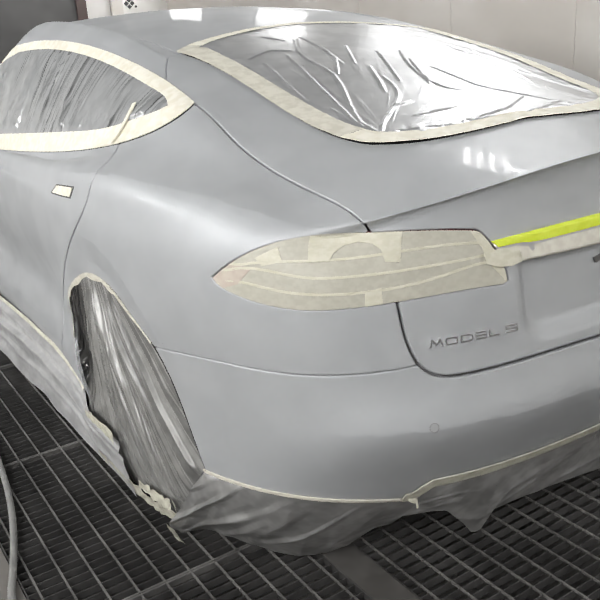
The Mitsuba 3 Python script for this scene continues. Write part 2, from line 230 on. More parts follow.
FEAT={'dlo_top':[[13.2122,13.7002],[12.9806,13.649],[12.7948,13.6361],[12.6281,13.6341],[12.473,13.6369],[12.3266,13.6421],[12.1869,13.6485],[12.0526,13.655],[11.9227,13.6608],[11.7962,13.6652],[11.6722,13.6683],[11.55,13.6701],[11.4285,13.6708],[11.3072,13.6704],[11.1849,13.6691],[11.0606,13.6671],[10.9331,13.6647],[10.8015,13.6622],[10.6651,13.6595],[10.5241,13.6567],[10.3781,13.6539],[10.2268,13.651],[10.07,13.6476],[9.9076,13.6436],[9.7391,13.6384],[9.5642,13.6321],[9.3821,13.6241],[9.1926,13.6146],[8.9951,13.6027],[8.7902,13.5886],[8.5803,13.5724],[8.3695,13.5547],[8.1627,13.5362],[7.9643,13.5176],[7.7755,13.499],[7.5932,13.4793],[7.4141,13.4571],[7.2361,13.4312],[7.0569,13.3999],[6.8762,13.3608]],'dlo_bot':[[6.8601,13.3474],[6.9187,13.1925],[6.9916,13.049],[7.0788,12.9135],[7.177,12.7836],[7.2829,12.6581],[7.3943,12.5359],[7.5094,12.4175],[7.6267,12.3037],[7.7455,12.1958],[7.8658,12.0957],[7.9884,12.0053],[8.1148,11.927],[8.2471,11.8627],[8.3868,11.8138],[8.5345,11.781],[8.6905,11.7651],[8.8536,11.7659],[9.0216,11.7807],[9.1925,11.8059],[9.3655,11.838],[9.5409,11.8745],[9.7184,11.9125],[9.8984,11.9494],[10.0802,11.9813],[10.2628,12.0084],[10.4424,12.0263],[10.6167,12.035],[10.7845,12.0337],[10.9454,12.0226],[11.0992,12.002],[11.2473,11.9725],[11.3923,11.9408],[11.5357,11.9099],[11.6793,11.8858],[11.8248,11.876],[11.974,11.8891],[12.1268,11.9253],[12.2818,11.9674],[12.4383,11.9967]],'dloi_top':[[12.8613,13.4843],[12.6604,13.4843],[12.4767,13.4871],[12.305,13.491],[12.1425,13.4951],[11.9872,13.499],[11.8375,13.5022],[11.6917,13.5042],[11.5483,13.5048],[11.406,13.5038],[11.2632,13.5013],[11.1184,13.4973],[10.9697,13.4919],[10.8149,13.485],[10.6535,13.4767],[10.4843,13.4669],[10.3072,13.4553],[10.1217,13.4417],[9.9277,13.4253],[9.725,13.4056],[9.5132,13.3822],[9.2913,13.3547],[9.059,13.3232],[8.8162,13.2879],[8.5672,13.2505],[8.3204,13.2146],[8.0856,13.1822],[7.877,13.1409],[7.7053,13.0688],[7.5867,12.9426]],'dloi_end':[[7.5936,12.9327],[7.7093,12.8227],[7.8324,12.7189],[7.9731,12.6338],[8.1214,12.5624],[8.2751,12.5046],[8.4328,12.4596],[8.5928,12.4255]],'dloi_bot':[[8.5962,12.4304],[8.7351,12.4084],[8.8751,12.3935],[9.0154,12.384],[9.1557,12.379],[9.2966,12.3776],[9.4386,12.3795],[9.5825,12.3841],[9.7287,12.3913],[9.8773,12.4],[10.0281,12.4088],[10.1802,12.4171],[10.3316,12.4236],[10.4806,12.4273],[10.6258,12.4276],[10.7667,12.4241],[10.9029,12.4167],[11.0343,12.4054],[11.162,12.3907],[11.2871,12.3741],[11.411,12.3574],[11.5342,12.3415],[11.6575,12.3278],[11.7815,12.318],[11.9068,12.3135],[12.0337,12.3157],[12.1629,12.3238],[12.2951,12.3337],[12.431,12.34],[12.5717,12.3373]],'door_gap':[[8.7656,11.6815],[8.7091,11.4019],[8.6612,11.1188],[8.6379,10.8741],[8.637,10.6619],[8.648,10.4645],[8.6589,10.2701],[8.6722,10.0734],[8.698,9.8702],[8.7175,9.6515],[8.7388,9.4219],[8.7657,9.1862],[8.7992,8.95],[8.8413,8.7171],[8.894,8.4867],[8.9583,8.2565],[9.0353,8.0239],[9.1257,7.786],[9.2262,7.5405],[9.3327,7.2851],[9.4393,7.0186],[9.5362,6.7439],[9.626,6.4618],[9.7159,6.1717],[9.818,5.8685],[9.9406,5.5475],[10.0711,5.2214],[10.1995,4.8989],[10.3203,4.5821],[10.4713,4.2225],[10.6536,3.8032],[10.7703,3.4443],[10.8134,3.1777],[10.8172,2.966],[10.8017,2.7846],[10.7803,2.6165],[10.7612,2.4525],[10.7501,2.2866],[10.7521,2.1142],[10.7741,1.9291]],'handle':[[10.1445,8.5424],[9.9953,9.0701],[9.3348,9.2439],[9.4202,8.7399],[10.1445,8.5424]],'roof_gap':[[8.9642,14.3816],[8.8834,14.2248],[8.8154,14.1061],[8.7541,14.0095],[8.6949,13.9253],[8.6199,13.8544],[8.5412,13.7887],[8.4629,13.7251],[8.3853,13.6627],[8.3088,13.6011]],'roof_line':[[8.9229,14.9633],[9.173,14.9528],[9.4062,14.9335],[9.6234,14.9056],[9.8262,14.8669],[10.0156,14.815],[10.1903,14.7423],[10.341,14.6216],[10.4439,14.4005],[10.5595,14.2505],[10.6939,14.1648],[10.8327,14.1038],[10.9732,14.0593],[11.1132,14.0253],[11.2532,13.998],[11.3954,13.9785],[11.5409,13.9644],[11.6919,13.9565],[11.8511,13.956],[12.022,13.964]],'hatch_gap':[[6.8653,13.3484],[6.6619,13.318],[6.4666,13.2706],[6.2878,13.2097],[6.1302,13.139],[5.9926,13.0623],[5.8726,12.9827],[5.7655,12.9022],[5.6681,12.8222],[5.5762,12.7442],[5.487,12.6695],[5.3986,12.5979],[5.3107,12.5279],[5.2227,12.4583],[5.1346,12.3876],[5.0463,12.3143],[4.9579,12.2361],[4.8694,12.1524],[4.7808,12.0636],[4.6922,11.9713],[4.6044,11.8785],[4.518,11.7888],[4.4335,11.7044],[4.3511,11.6263],[4.2713,11.5543],[4.1938,11.4876],[4.1189,11.4249],[4.0467,11.3647],[3.9784,11.3049],[3.9145,11.2433],[3.8555,11.1777],[3.8022,11.1055],[3.7552,11.0225],[3.7148,10.9231],[3.6813,10.7984],[3.655,10.6292],[3.6351,10.3708],[3.6123,9.8787],[3.561,9.2992],[3.5099,8.9757]],'lamp_top':[[5.9107,7.7218],[5.8238,7.893],[5.7356,8.0581],[5.6463,8.2175],[5.5567,8.3686],[5.4676,8.5095],[5.3792,8.6397],[5.2913,8.7592],[5.2037,8.8689],[5.1157,8.9697],[5.0267,9.0632],[4.9354,9.15],[4.841,9.2301],[4.7422,9.3027],[4.6385,9.3658],[4.5304,9.4174],[4.4185,9.4543],[4.304,9.4722],[4.1885,9.4647],[4.0731,9.4268],[3.9585,9.3573],[3.8452,9.264],[3.7335,9.1603],[3.6236,9.0589],[3.516,8.9665]],'lamp_top2':[[3.5157,8.9744],[3.3384,8.8575],[3.1644,8.76],[2.9929,8.6768],[2.8229,8.6044],[2.6539,8.5412],[2.4852,8.4853],[2.3168,8.4342],[2.1484,8.3867],[1.9802,8.3409]],'lamp_r1':[[1.9767,8.3452],[1.9218,8.3137],[1.8775,8.269],[1.8407,8.2144],[1.8083,8.1529],[1.7777,8.0867],[1.7482,8.016],[1.7204,7.9391],[1.6944,7.855],[1.6707,7.7628],[1.6494,7.6624],[1.6311,7.5539],[1.6158,7.4382],[1.6036,7.3178],[1.5947,7.1959],[1.5893,7.0763]],'lamp_r2':[[1.5901,7.075],[1.5889,7.0209],[1.596,6.9792],[1.6193,6.9591],[1.6426,6.9393]],'lamp_bot':[[1.6426,6.9393],[1.8101,6.9666],[1.9782,6.9857],[2.1463,6.9972],[2.314,7.0026],[2.481,7.003],[2.6471,7.0],[2.812,6.9949],[2.9756,6.9889],[3.1377,6.9832],[3.2987,6.9783],[3.4592,6.9744],[3.6198,6.972],[3.7811,6.9713],[3.9439,6.9727],[4.109,6.9761]],'lamp_bot2':[[4.1097,6.974],[4.2061,6.9752],[4.3038,6.9799],[4.4026,6.988],[4.5022,6.9994],[4.6026,7.0142],[4.7035,7.0322],[4.8048,7.0537],[4.9061,7.0785],[5.0074,7.1068],[5.1083,7.1387],[5.2087,7.1742],[5.3083,7.2134],[5.4069,7.2565],[5.5044,7.3035],[5.6006,7.3548],[5.6947,7.4115],[5.7826,7.4822],[5.8586,7.5795],[5.9168,7.7173]],'lid_low':[[3.2563,7.4875],[3.2343,7.3424],[3.2158,7.195],[3.2002,7.0473],[3.1867,6.9016],[3.1747,6.7584],[3.1633,6.6172],[3.1518,6.4776],[3.1394,6.3393],[3.1253,6.202],[3.1088,6.0653],[3.0891,5.929],[3.0655,5.7928],[3.0372,5.6565],[3.0036,5.5203],[2.9638,5.3874],[2.9166,5.2622],[2.8611,5.1497],[2.7972,5.0532],[2.7265,4.9735],[2.6507,4.9113],[2.5715,4.8668],[2.4905,4.8395],[2.4082,4.8251],[2.3253,4.8188],[2.2426,4.8157],[2.1604,4.8133],[2.0786,4.8116],[1.9972,4.8105],[1.9162,4.8098],[1.8355,4.8096],[1.7553,4.8097],[1.6756,4.81],[1.5964,4.8105],[1.5176,4.811],[1.4394,4.8115],[1.3617,4.8119],[1.2844,4.8121],[1.2077,4.812],[1.1315,4.8114],[1.0556,4.8104],[0.9804,4.8088],[0.9053,4.8065],[0.8305,4.8033],[0.7556,4.7992],[0.6804,4.7938],[0.6047,4.7873],[0.5282,4.7792],[0.4509,4.7695],[0.3723,4.758]],'bumper_gap':[[7.6177,4.5015],[7.4419,4.5653],[7.1637,4.7481],[6.9792,4.8443],[6.8329,4.9057],[6.6919,4.9648],[6.5555,5.0201],[6.4231,5.0704],[6.2944,5.1145],[6.1687,5.1515],[6.0453,5.1819],[5.9235,5.2057],[5.803,5.2239],[5.6835,5.2369],[5.5651,5.2458],[5.4477,5.2514],[5.3311,5.2542],[5.2154,5.2552],[5.1006,5.2551],[4.9867,5.2543],[4.8738,5.2537],[4.7619,5.2533],[4.6511,5.253],[4.5416,5.2527],[4.4334,5.2527],[4.3265,5.2529],[4.2209,5.2534],[4.1168,5.2543],[4.0141,5.2556],[3.9128,5.2575],[3.8127,5.2601],[3.7136,5.2636],[3.6154,5.268],[3.5177,5.2735],[3.4204,5.2801],[3.3234,5.2879],[3.2264,5.2969],[3.1293,5.3072],[3.032,5.3187],[2.9344,5.3317]],'arch':[[10.12,1.3],[10.1482,1.5118],[10.1765,1.7235],[10.2047,1.9353],[10.2329,2.1471],[10.2612,2.3588],[10.2835,2.5706],[10.2941,2.7824],[10.3047,2.9941],[10.3012,3.2059],[10.2835,3.4176],[10.2659,3.6294],[10.2271,3.8412],[10.1776,4.0529],[10.1282,4.2647],[10.0759,4.3941],[10.0229,4.5071],[9.97,4.62],[9.8797,4.8078],[9.6944,5.1532],[9.5056,5.4727],[9.317,5.7426],[9.1353,5.9318],[8.9615,6.0276],[8.7919,6.0529],[8.6276,6.0333],[8.4771,5.9864],[8.3516,5.9142],[8.2467,5.8231],[8.1573,5.7189],[8.0785,5.6072],[8.0058,5.4931],[7.9348,5.3812],[7.8624,5.2751],[7.7889,5.1742],[7.7157,5.0768],[7.6439,4.9812],[7.5746,4.8858],[7.5089,4.7888],[7.4447,4.6917],[7.379,4.5973],[7.3159,4.5013],[7.2555,4.4034],[7.1977,4.3034],[7.1437,4.1998],[7.0942,4.0914],[7.0494,3.9776],[7.0094,3.858],[6.973,3.7336],[6.9386,3.6064],[6.9051,3.4777],[6.8736,3.3466],[6.8413,3.2165],[6.8094,3.0863],[6.7801,2.9531],[6.7499,2.8224],[6.721,2.6919],[6.6923,2.5644],[6.6642,2.4398],[6.637,2.3184],[6.611,2.2002],[6.5864,2.0853],[6.5631,1.9736],[6.5411,1.8647]],'bottom1':[[6.5725,1.801],[6.3848,1.8403],[6.2002,1.8744],[6.0171,1.9],[5.8342,1.9146],[5.6513,1.9178],[5.4689,1.9096],[5.2876,1.8913],[5.1077,1.8635],[4.9296,1.8268],[4.7532,1.7821],[4.5785,1.728],[4.4052,1.6646],[4.2331,1.5901],[4.0616,1.5036],[3.89,1.4033],[3.7169,1.2871],[3.54,1.1543],[3.357,1.0042],[3.1656,0.8416]],'bottom2':[[3.1655,0.8419],[3.0679,0.7829],[2.9686,0.7255],[2.8864,0.7541],[2.822,0.86],[2.7584,0.9634],[2.6955,1.0646],[2.6333,1.1634]],'bottom3':[[2.6348,1.1697],[2.475,1.1405],[2.3165,1.1208],[2.1596,1.1076],[2.0039,1.0972],[1.8492,1.0866],[1.6959,1.0752],[1.5446,1.0632],[1.3959,1.051],[1.2502,1.0386],[1.1078,1.0266],[0.969,1.0157],[0.8336,1.0061],[0.7006,0.9979],[0.5689,0.9905],[0.4376,0.9839],[0.3058,0.9772],[0.1723,0.9696],[0.0361,0.9602],[-0.1044,0.9475]],'strip_top':[[1.7848,8.039],[1.5987,8.0689],[1.4134,8.0809],[1.2286,8.0893],[1.0308,8.0839],[0.8607,8.0925],[0.6924,8.0987],[0.5236,8.1024],[0.353,8.1041],[0.1792,8.104]],'strip_bot':[[1.8188,7.6545],[1.6312,7.654],[1.4464,7.6604],[1.1411,7.5313],[0.9654,7.5297],[0.7934,7.5262],[0.6232,7.5206],[0.453,7.5128],[0.2812,7.5023],[0.1058,7.4884]],'strip_mid':[[1.813,7.9],[1.6229,7.8849],[1.4364,7.8946],[1.1438,7.8087],[0.954,7.8014],[0.7811,7.8041],[0.6094,7.8048],[0.4373,7.8034],[0.2629,7.7995],[0.0851,7.7935]],'text':[[2.777,5.729],[1.4973,5.7018],[1.5191,5.8661]],'sensor':[[2.8447,3.3539]],'logo':[[0.2296,6.8534],[0.1576,6.5564]],'seam_a':[[5.4991,8.2261],[5.2958,8.3131],[5.093,8.3561],[4.8901,8.3665],[4.6866,8.3555],[4.4827,8.3343],[4.279,8.3122],[4.076,8.2926],[3.8743,8.276],[3.6741,8.2628],[3.4749,8.253],[3.2761,8.2448],[3.0773,8.2366],[2.8779,8.227],[2.678,8.2144],[2.4777,8.1978],[2.2774,8.1756],[2.0771,8.1458],[1.8772,8.1052],[1.6787,8.0493]],'seam_b':[[5.7169,8.0014],[5.4881,8.121],[5.267,8.1303],[5.0499,8.0686],[4.8338,7.9763],[4.6171,7.8873],[4.3995,7.8283],[4.1822,7.7994],[3.967,7.787],[3.7551,7.7794],[3.5454,7.7746],[3.3364,7.7734],[3.1268,7.7762],[2.9154,7.7835],[2.7018,7.7947],[2.4867,7.8075],[2.2706,7.8199],[2.0541,7.8304],[1.8381,7.8375],[1.6236,7.8413]],'seam_c':[[5.8487,7.5799],[5.6064,7.7015],[5.3744,7.68],[5.1461,7.5936],[4.9174,7.5096],[4.6878,7.4466],[4.4589,7.4007],[4.2319,7.3683],[4.0079,7.3468],[3.7874,7.3339],[3.5694,7.329],[3.3524,7.3345],[3.1352,7.3526],[2.9167,7.3864],[2.6965,7.4377],[2.4752,7.5058],[2.2536,7.5867],[2.0304,7.6508],[1.8036,7.6557],[1.5725,7.5563]],'patch_arc':[[4.4924,9.4185],[3.7538,9.2035],[3.0274,8.696],[3.1097,7.9963],[3.3271,8.0504],[3.369,8.3619],[3.4958,8.5739],[3.7083,8.7392],[3.9423,8.7075],[4.0942,8.4878],[4.1527,8.254],[4.4696,8.3128]],'patch_low':[[3.6416,7.3392],[3.4122,7.3925],[3.3987,6.918],[3.6528,6.9267]],'patch_tip':[[5.9424,7.6887],[5.622,8.2187],[5.315,8.1408],[5.5346,7.6291],[5.7879,7.4533]],'patch_b':[[5.272,8.484],[4.9479,8.9125],[4.8619,8.3526],[5.1628,8.2189]],'patch_right':[[2.0244,8.3515],[1.701,8.2761],[1.558,7.5488],[1.5583,6.8609],[1.8188,7.6545],[1.8786,8.0037]],'go_left_uv':[[8.8159,15.0286],[8.6177,15.1015],[8.4089,15.1581],[8.1927,15.202],[7.9743,15.2345],[7.7569,15.2578],[7.5386,15.2744],[7.3139,15.2856],[7.0752,15.292],[6.8094,15.2939],[6.5116,15.2903],[6.1957,15.2798],[5.8892,15.2618],[5.6061,15.2366],[5.3432,15.2044],[5.0973,15.1656],[4.8683,15.1239],[4.6514,15.0784],[4.4427,15.0281],[4.2387,14.9715],[4.0367,14.907],[3.8346,14.8315],[3.6346,14.7411],[3.441,14.6308],[3.2603,14.4975],[3.1018,14.3421],[2.9751,14.174],[2.8825,14.0089],[2.8181,13.8572],[2.7701,13.7192],[2.7295,13.5928],[2.6918,13.4763],[2.6537,13.3682],[2.6134,13.2674],[2.5692,13.1736],[2.5204,13.0863],[2.4664,13.0052],[2.4068,12.9305],[2.3417,12.863],[2.2713,12.8035]],'go_bot_uv':[[2.2622,12.8256],[2.1725,12.776],[2.0813,12.7313],[1.9888,12.6913],[1.8949,12.6558],[1.8,12.6246],[1.7044,12.5976],[1.6084,12.5748],[1.5121,12.5559],[1.4157,12.5409],[1.3196,12.5298],[1.2237,12.5223],[1.1283,12.5184],[1.0335,12.518],[0.9394,12.521],[0.8459,12.5272],[0.7526,12.5366],[0.6591,12.5489],[0.5653,12.5641],[0.4708,12.5819],[0.3754,12.6022],[0.2789,12.6249],[0.181,12.6497],[0.0814,12.6764]],'go_left':[[-0.5344,1.3342],[-0.5296,1.3051],[-0.5259,1.2751],[-0.5231,1.2445],[-0.5212,1.2134],[-0.5199,1.1819],[-0.5192,1.1505],[-0.5189,1.1194],[-0.5189,1.0885],[-0.5192,1.0581],[-0.5197,1.0281],[-0.5205,0.9985],[-0.5213,0.9694],[-0.5222,0.9409],[-0.5232,0.913],[-0.5241,0.8857],[-0.5246,0.8597],[-0.5249,0.8346],[-0.5248,0.8104],[-0.5247,0.7869],[-0.5243,0.7639],[-0.5239,0.7413],[-0.5234,0.7191],[-0.5228,0.6973],[-0.5222,0.6757],[-0.5216,0.6542],[-0.5208,0.6331],[-0.5198,0.6125],[-0.5184,0.5926],[-0.5166,0.5733],[-0.5142,0.5549],[-0.5112,0.5373],[-0.5076,0.5205],[-0.5034,0.5045],[-0.4985,0.4895],[-0.4929,0.4753],[-0.4864,0.462],[-0.4791,0.4497],[-0.4709,0.4383],[-0.4617,0.4278]],'go_bot':[[-0.4609,0.4292],[-0.4393,0.4142],[-0.4164,0.401],[-0.3921,0.3895],[-0.3663,0.3798],[-0.3391,0.3717],[-0.3102,0.3653],[-0.2796,0.3605],[-0.2472,0.3574],[-0.213,0.3557],[-0.1769,0.3556],[-0.1387,0.357],[-0.0984,0.3599],[-0.0558,0.3643],[-0.0108,0.3703],[0.0371,0.378],[0.0879,0.3874],[0.1418,0.3986],[0.1993,0.4118],[0.2609,0.4272]],'gi_left':[[-0.4533,1.3044],[-0.4531,1.2616],[-0.4536,1.2189],[-0.4547,1.1768],[-0.456,1.1357],[-0.4573,1.0958],[-0.4587,1.0571],[-0.4601,1.0195],[-0.4615,0.983],[-0.4627,0.9475],[-0.4639,0.9132],[-0.4647,0.8801],[-0.4649,0.8489],[-0.4645,0.8192],[-0.4637,0.7906],[-0.4627,0.7628],[-0.4615,0.7357],[-0.4602,0.7091],[-0.4588,0.6829],[-0.4574,0.6569],[-0.4559,0.6313],[-0.4539,0.6066],[-0.4515,0.5826],[-0.4482,0.5598],[-0.444,0.5383],[-0.4387,0.5184],[-0.432,0.5001],[-0.424,0.4834],[-0.4144,0.4685],[-0.403,0.4555]],'gi_bot':[[-0.401,0.4581],[-0.3799,0.4443],[-0.3571,0.4327],[-0.3327,0.4231],[-0.3067,0.4154],[-0.279,0.4096],[-0.2496,0.4054],[-0.2184,0.403],[-0.1854,0.4021],[-0.1507,0.4026],[-0.1141,0.4045],[-0.0756,0.4077],[-0.0351,0.4121],[0.0074,0.4179],[0.0521,0.4249],[0.0991,0.4331],[0.1484,0.4424],[0.2,0.4527],[0.2542,0.4641],[0.3116,0.4771]],'ridges':[[[-0.3913,1.0443],[-0.4004,1.0054],[-0.4089,0.9683],[-0.4167,0.9328],[-0.424,0.8987],[-0.4302,0.8668],[-0.4351,0.8371],[-0.4395,0.8086],[-0.4435,0.7811],[-0.4474,0.7542]],[[-0.2889,1.0759],[-0.3129,0.9941],[-0.3335,0.9201],[-0.3507,0.8535],[-0.3645,0.7939],[-0.3766,0.7382],[-0.3884,0.6841],[-0.4013,0.6298],[-0.4146,0.5765],[-0.428,0.5246]],[[-0.1507,1.2503],[-0.2374,1.0956],[-0.2604,1.0038],[-0.2621,0.9322],[-0.2708,0.8594],[-0.3003,0.7794],[-0.3415,0.6966],[-0.3832,0.6152],[-0.4121,0.543],[-0.4165,0.4862]],[[-0.1753,0.9802],[-0.1851,0.9653],[-0.1947,0.9507],[-0.2041,0.9365],[-0.2132,0.9226],[-0.2221,0.909],[-0.2309,0.8957],[-0.2393,0.8828],[-0.2475,0.8704],[-0.2553,0.8583]],[[-0.0553,1.0982],[-0.0678,1.0749],[-0.0798,1.0525],[-0.0913,1.0308],[-0.1024,1.0098],[-0.1131,0.9894],[-0.1234,0.9697],[-0.1334,0.9505],[-0.143,0.9319],[-0.1524,0.9137]],[[-0.1274,0.8722],[-0.1379,0.8499],[-0.1478,0.8285],[-0.1572,0.8079],[-0.1664,0.7878],[-0.1761,0.7678],[-0.1863,0.7478],[-0.1963,0.7281],[-0.2063,0.7086],[-0.2164,0.6892]],[[0.0015,0.9978],[-0.0157,0.9634],[-0.0319,0.9308],[-0.0471,0.8995],[-0.0611,0.8701],[-0.0738,0.8426],[-0.0856,0.8165],[-0.0968,0.7913],[-0.1076,0.7669],[-0.1182,0.743]],[[-0.1456,0.787],[-0.158,0.7285],[-0.1789,0.6815],[-0.2066,0.6426],[-0.2384,0.6101],[-0.2723,0.5822],[-0.307,0.5562],[-0.3411,0.53],[-0.3731,0.5015],[-0.4018,0.4688]],[[-0.1176,1.2699],[-0.1249,1.2282],[-0.1316,1.1881],[-0.1375,1.1501],[-0.1426,1.114],[-0.1498,1.0765],[-0.1602,1.0367],[-0.1697,0.999],[-0.1784,0.9629],[-0.1864,0.9284]],[[0.0829,0.9871],[0.0336,0.9054],[0.001,0.8399],[-0.0186,0.7866],[-0.0293,0.7412],[-0.0328,0.7022],[-0.0301,0.6689],[-0.0213,0.6415],[-0.0059,0.621],[0.0165,0.6081]],[[0.0661,0.8136],[0.0732,0.7566],[0.0797,0.7009],[0.0835,0.6443],[0.1022,0.602],[0.1291,0.5676],[0.1556,0.5334],[0.1815,0.4992],[0.2076,0.4657],[0.2342,0.4331]],[[0.3665,0.9766],[0.359,0.905],[0.3573,0.8418],[0.3604,0.7852],[0.365,0.7317],[0.3839,0.6908],[0.4006,0.6489],[0.4151,0.606],[0.4277,0.5627],[0.44,0.52]],[[-0.1793,0.4167],[-0.1519,0.42],[-0.1239,0.4236],[-0.095,0.4277],[-0.0653,0.4323],[-0.0347,0.4373],[-0.0031,0.4429],[0.0385,0.4607],[0.0872,0.4862],[0.1391,0.5139]],[[-0.2615,0.5083],[-0.2457,0.5082],[-0.2298,0.5082],[-0.2136,0.5084],[-0.1972,0.5086],[-0.1805,0.509],[-0.1636,0.5095],[-0.1465,0.5102],[-0.1291,0.511],[-0.1114,0.5119]],[[-0.3564,0.4462],[-0.3394,0.4418],[-0.3221,0.4376],[-0.3046,0.4336],[-0.2867,0.4298],[-0.2687,0.4261],[-0.2505,0.4223],[-0.2344,0.4161],[-0.218,0.41],[-0.2015,0.404]],[[0.6705,0.7961],[0.6527,0.7126]],[[-0.4025,1.1146],[-0.3828,1.1221],[-0.3626,1.1301],[-0.3419,1.1388],[-0.3206,1.148],[-0.3021,1.1519],[-0.2898,1.144],[-0.2775,1.1362],[-0.265,1.1287],[-0.2525,1.1213]],[[-0.2601,0.5917],[-0.254,0.5922],[-0.2478,0.5928],[-0.2415,0.5934],[-0.2352,0.594],[-0.2289,0.5947],[-0.2225,0.5954],[-0.2162,0.596],[-0.2097,0.5968],[-0.2032,0.5975]],[[-0.4229,0.6625],[-0.4224,0.6452],[-0.4221,0.628],[-0.4218,0.6109],[-0.4216,0.5939],[-0.4216,0.5769],[-0.4221,0.5596],[-0.4232,0.5419],[-0.4242,0.5246],[-0.4252,0.5075]],[[0.0509,0.8993],[0.0374,0.8727],[0.0251,0.8476],[0.0137,0.8238],[0.0029,0.8009],[-0.0075,0.7787],[-0.0177,0.757],[-0.0277,0.7356],[-0.0376,0.7144],[-0.0476,0.6933]],[[0.3078,1.0467],[0.3084,0.9963],[0.3106,0.9488],[0.314,0.9039],[0.3196,0.8622],[0.3276,0.824],[0.3346,0.7858],[0.3269,0.7369],[0.3184,0.6885],[0.3073,0.6389]],[[-0.2294,1.3323],[-0.2256,1.3219],[-0.2219,1.3115],[-0.2181,1.3013],[-0.2143,1.2912],[-0.2105,1.2811],[-0.2066,1.2712],[-0.2028,1.2613],[-0.1989,1.2515],[-0.195,1.2418]],[[-0.1574,0.414],[-0.1445,0.4133],[-0.1314,0.4125],[-0.1182,0.4119],[-0.1049,0.4113],[-0.0914,0.4109],[-0.0778,0.4104],[-0.0639,0.4101],[-0.0499,0.4099],[-0.0358,0.4097]],[[0.0039,0.3941],[0.0261,0.3992],[0.049,0.4046],[0.0725,0.4104],[0.0966,0.4165],[0.1213,0.423],[0.1468,0.4299],[0.1731,0.4372],[0.2002,0.445],[0.2282,0.4533]]]}

FT = {k: np.array(v) for k, v in FEAT.items() if k != 'ridges'}

# ------------------------------------------------------------------ cutting panels out of the body surface
def clip_grid(poly, du, dv):
    """Triangles of a polygon of the parameter plane on a regular grid: whole cells inside, trimmed cells along its edge."""
    x0, y0, x1, y1 = poly.bounds
    iu = np.arange(math.floor(x0 / du + 1e-9), math.ceil(x1 / du - 1e-9)); iv = np.arange(math.floor(y0 / dv + 1e-9), math.ceil(y1 / dv - 1e-9))
    I, J = np.meshgrid(iu, iv, indexing='ij'); I, J = I.ravel(), J.ravel()
    cells = shapely.box(I * du, J * dv, (I + 1) * du, (J + 1) * dv)
    shapely.prepare(poly)
    inside = shapely.contains(poly, cells); touch = shapely.intersects(poly, cells) & ~inside
    P, F, n = [], [], 0
    a, b = I[inside], J[inside]
    if len(a):
        P.append(np.stack([np.stack([(a + p) * du, (b + q) * dv], -1) for p, q in ((0, 0), (1, 0), (1, 1), (0, 1))], 1).reshape(-1, 2))
        k = np.arange(len(a))[:, None] * 4
        F += [k + [0, 1, 2], k + [0, 2, 3]]; n = len(a) * 4
    for g in shapely.intersection(poly, cells[touch]):
        for h in getattr(g, 'geoms', [g]):
            if h.geom_type != 'Polygon' or h.area < 1e-9: continue
            h = shapely.orient_polygons(h) if hasattr(shapely, 'orient_polygons') else h
            pts = [np.array(h.exterior.coords)[:-1]] + [np.array(r.coords)[:-1] for r in h.interiors]
            v = np.vstack(pts); t = earcut.triangulate_float64(v, np.cumsum([len(q) for q in pts]).astype(np.uint32)).reshape(-1, 3)
            ar = np.cross(v[t[:, 1]] - v[t[:, 0]], v[t[:, 2]] - v[t[:, 0]]); t = np.where(ar[:, None] < 0, t[:, ::-1], t)
            P.append(v); F.append(t + n); n += len(v)
    P = np.vstack(P); F = np.vstack(F)
    _, idx, inv = np.unique(np.round(P * 1e5).astype(np.int64), axis=0, return_index=True, return_inverse=True)
    P = P[idx]; F = inv.ravel()[F]
    F = F[(F[:, 0] != F[:, 1]) & (F[:, 1] != F[:, 2]) & (F[:, 0] != F[:, 2])]
    return P, F
def densify(ring, step=.06):
    r = np.array(ring.coords)[:-1]; out = []
    for a, b in zip(r, np.roll(r, -1, axis=0)):
        n = max(1, int(math.ceil(np.hypot(*(b - a)) / step)))
        out.append(a + (b - a) * np.linspace(0, 1, n, endpoint=False)[:, None])
    return np.vstack(out)
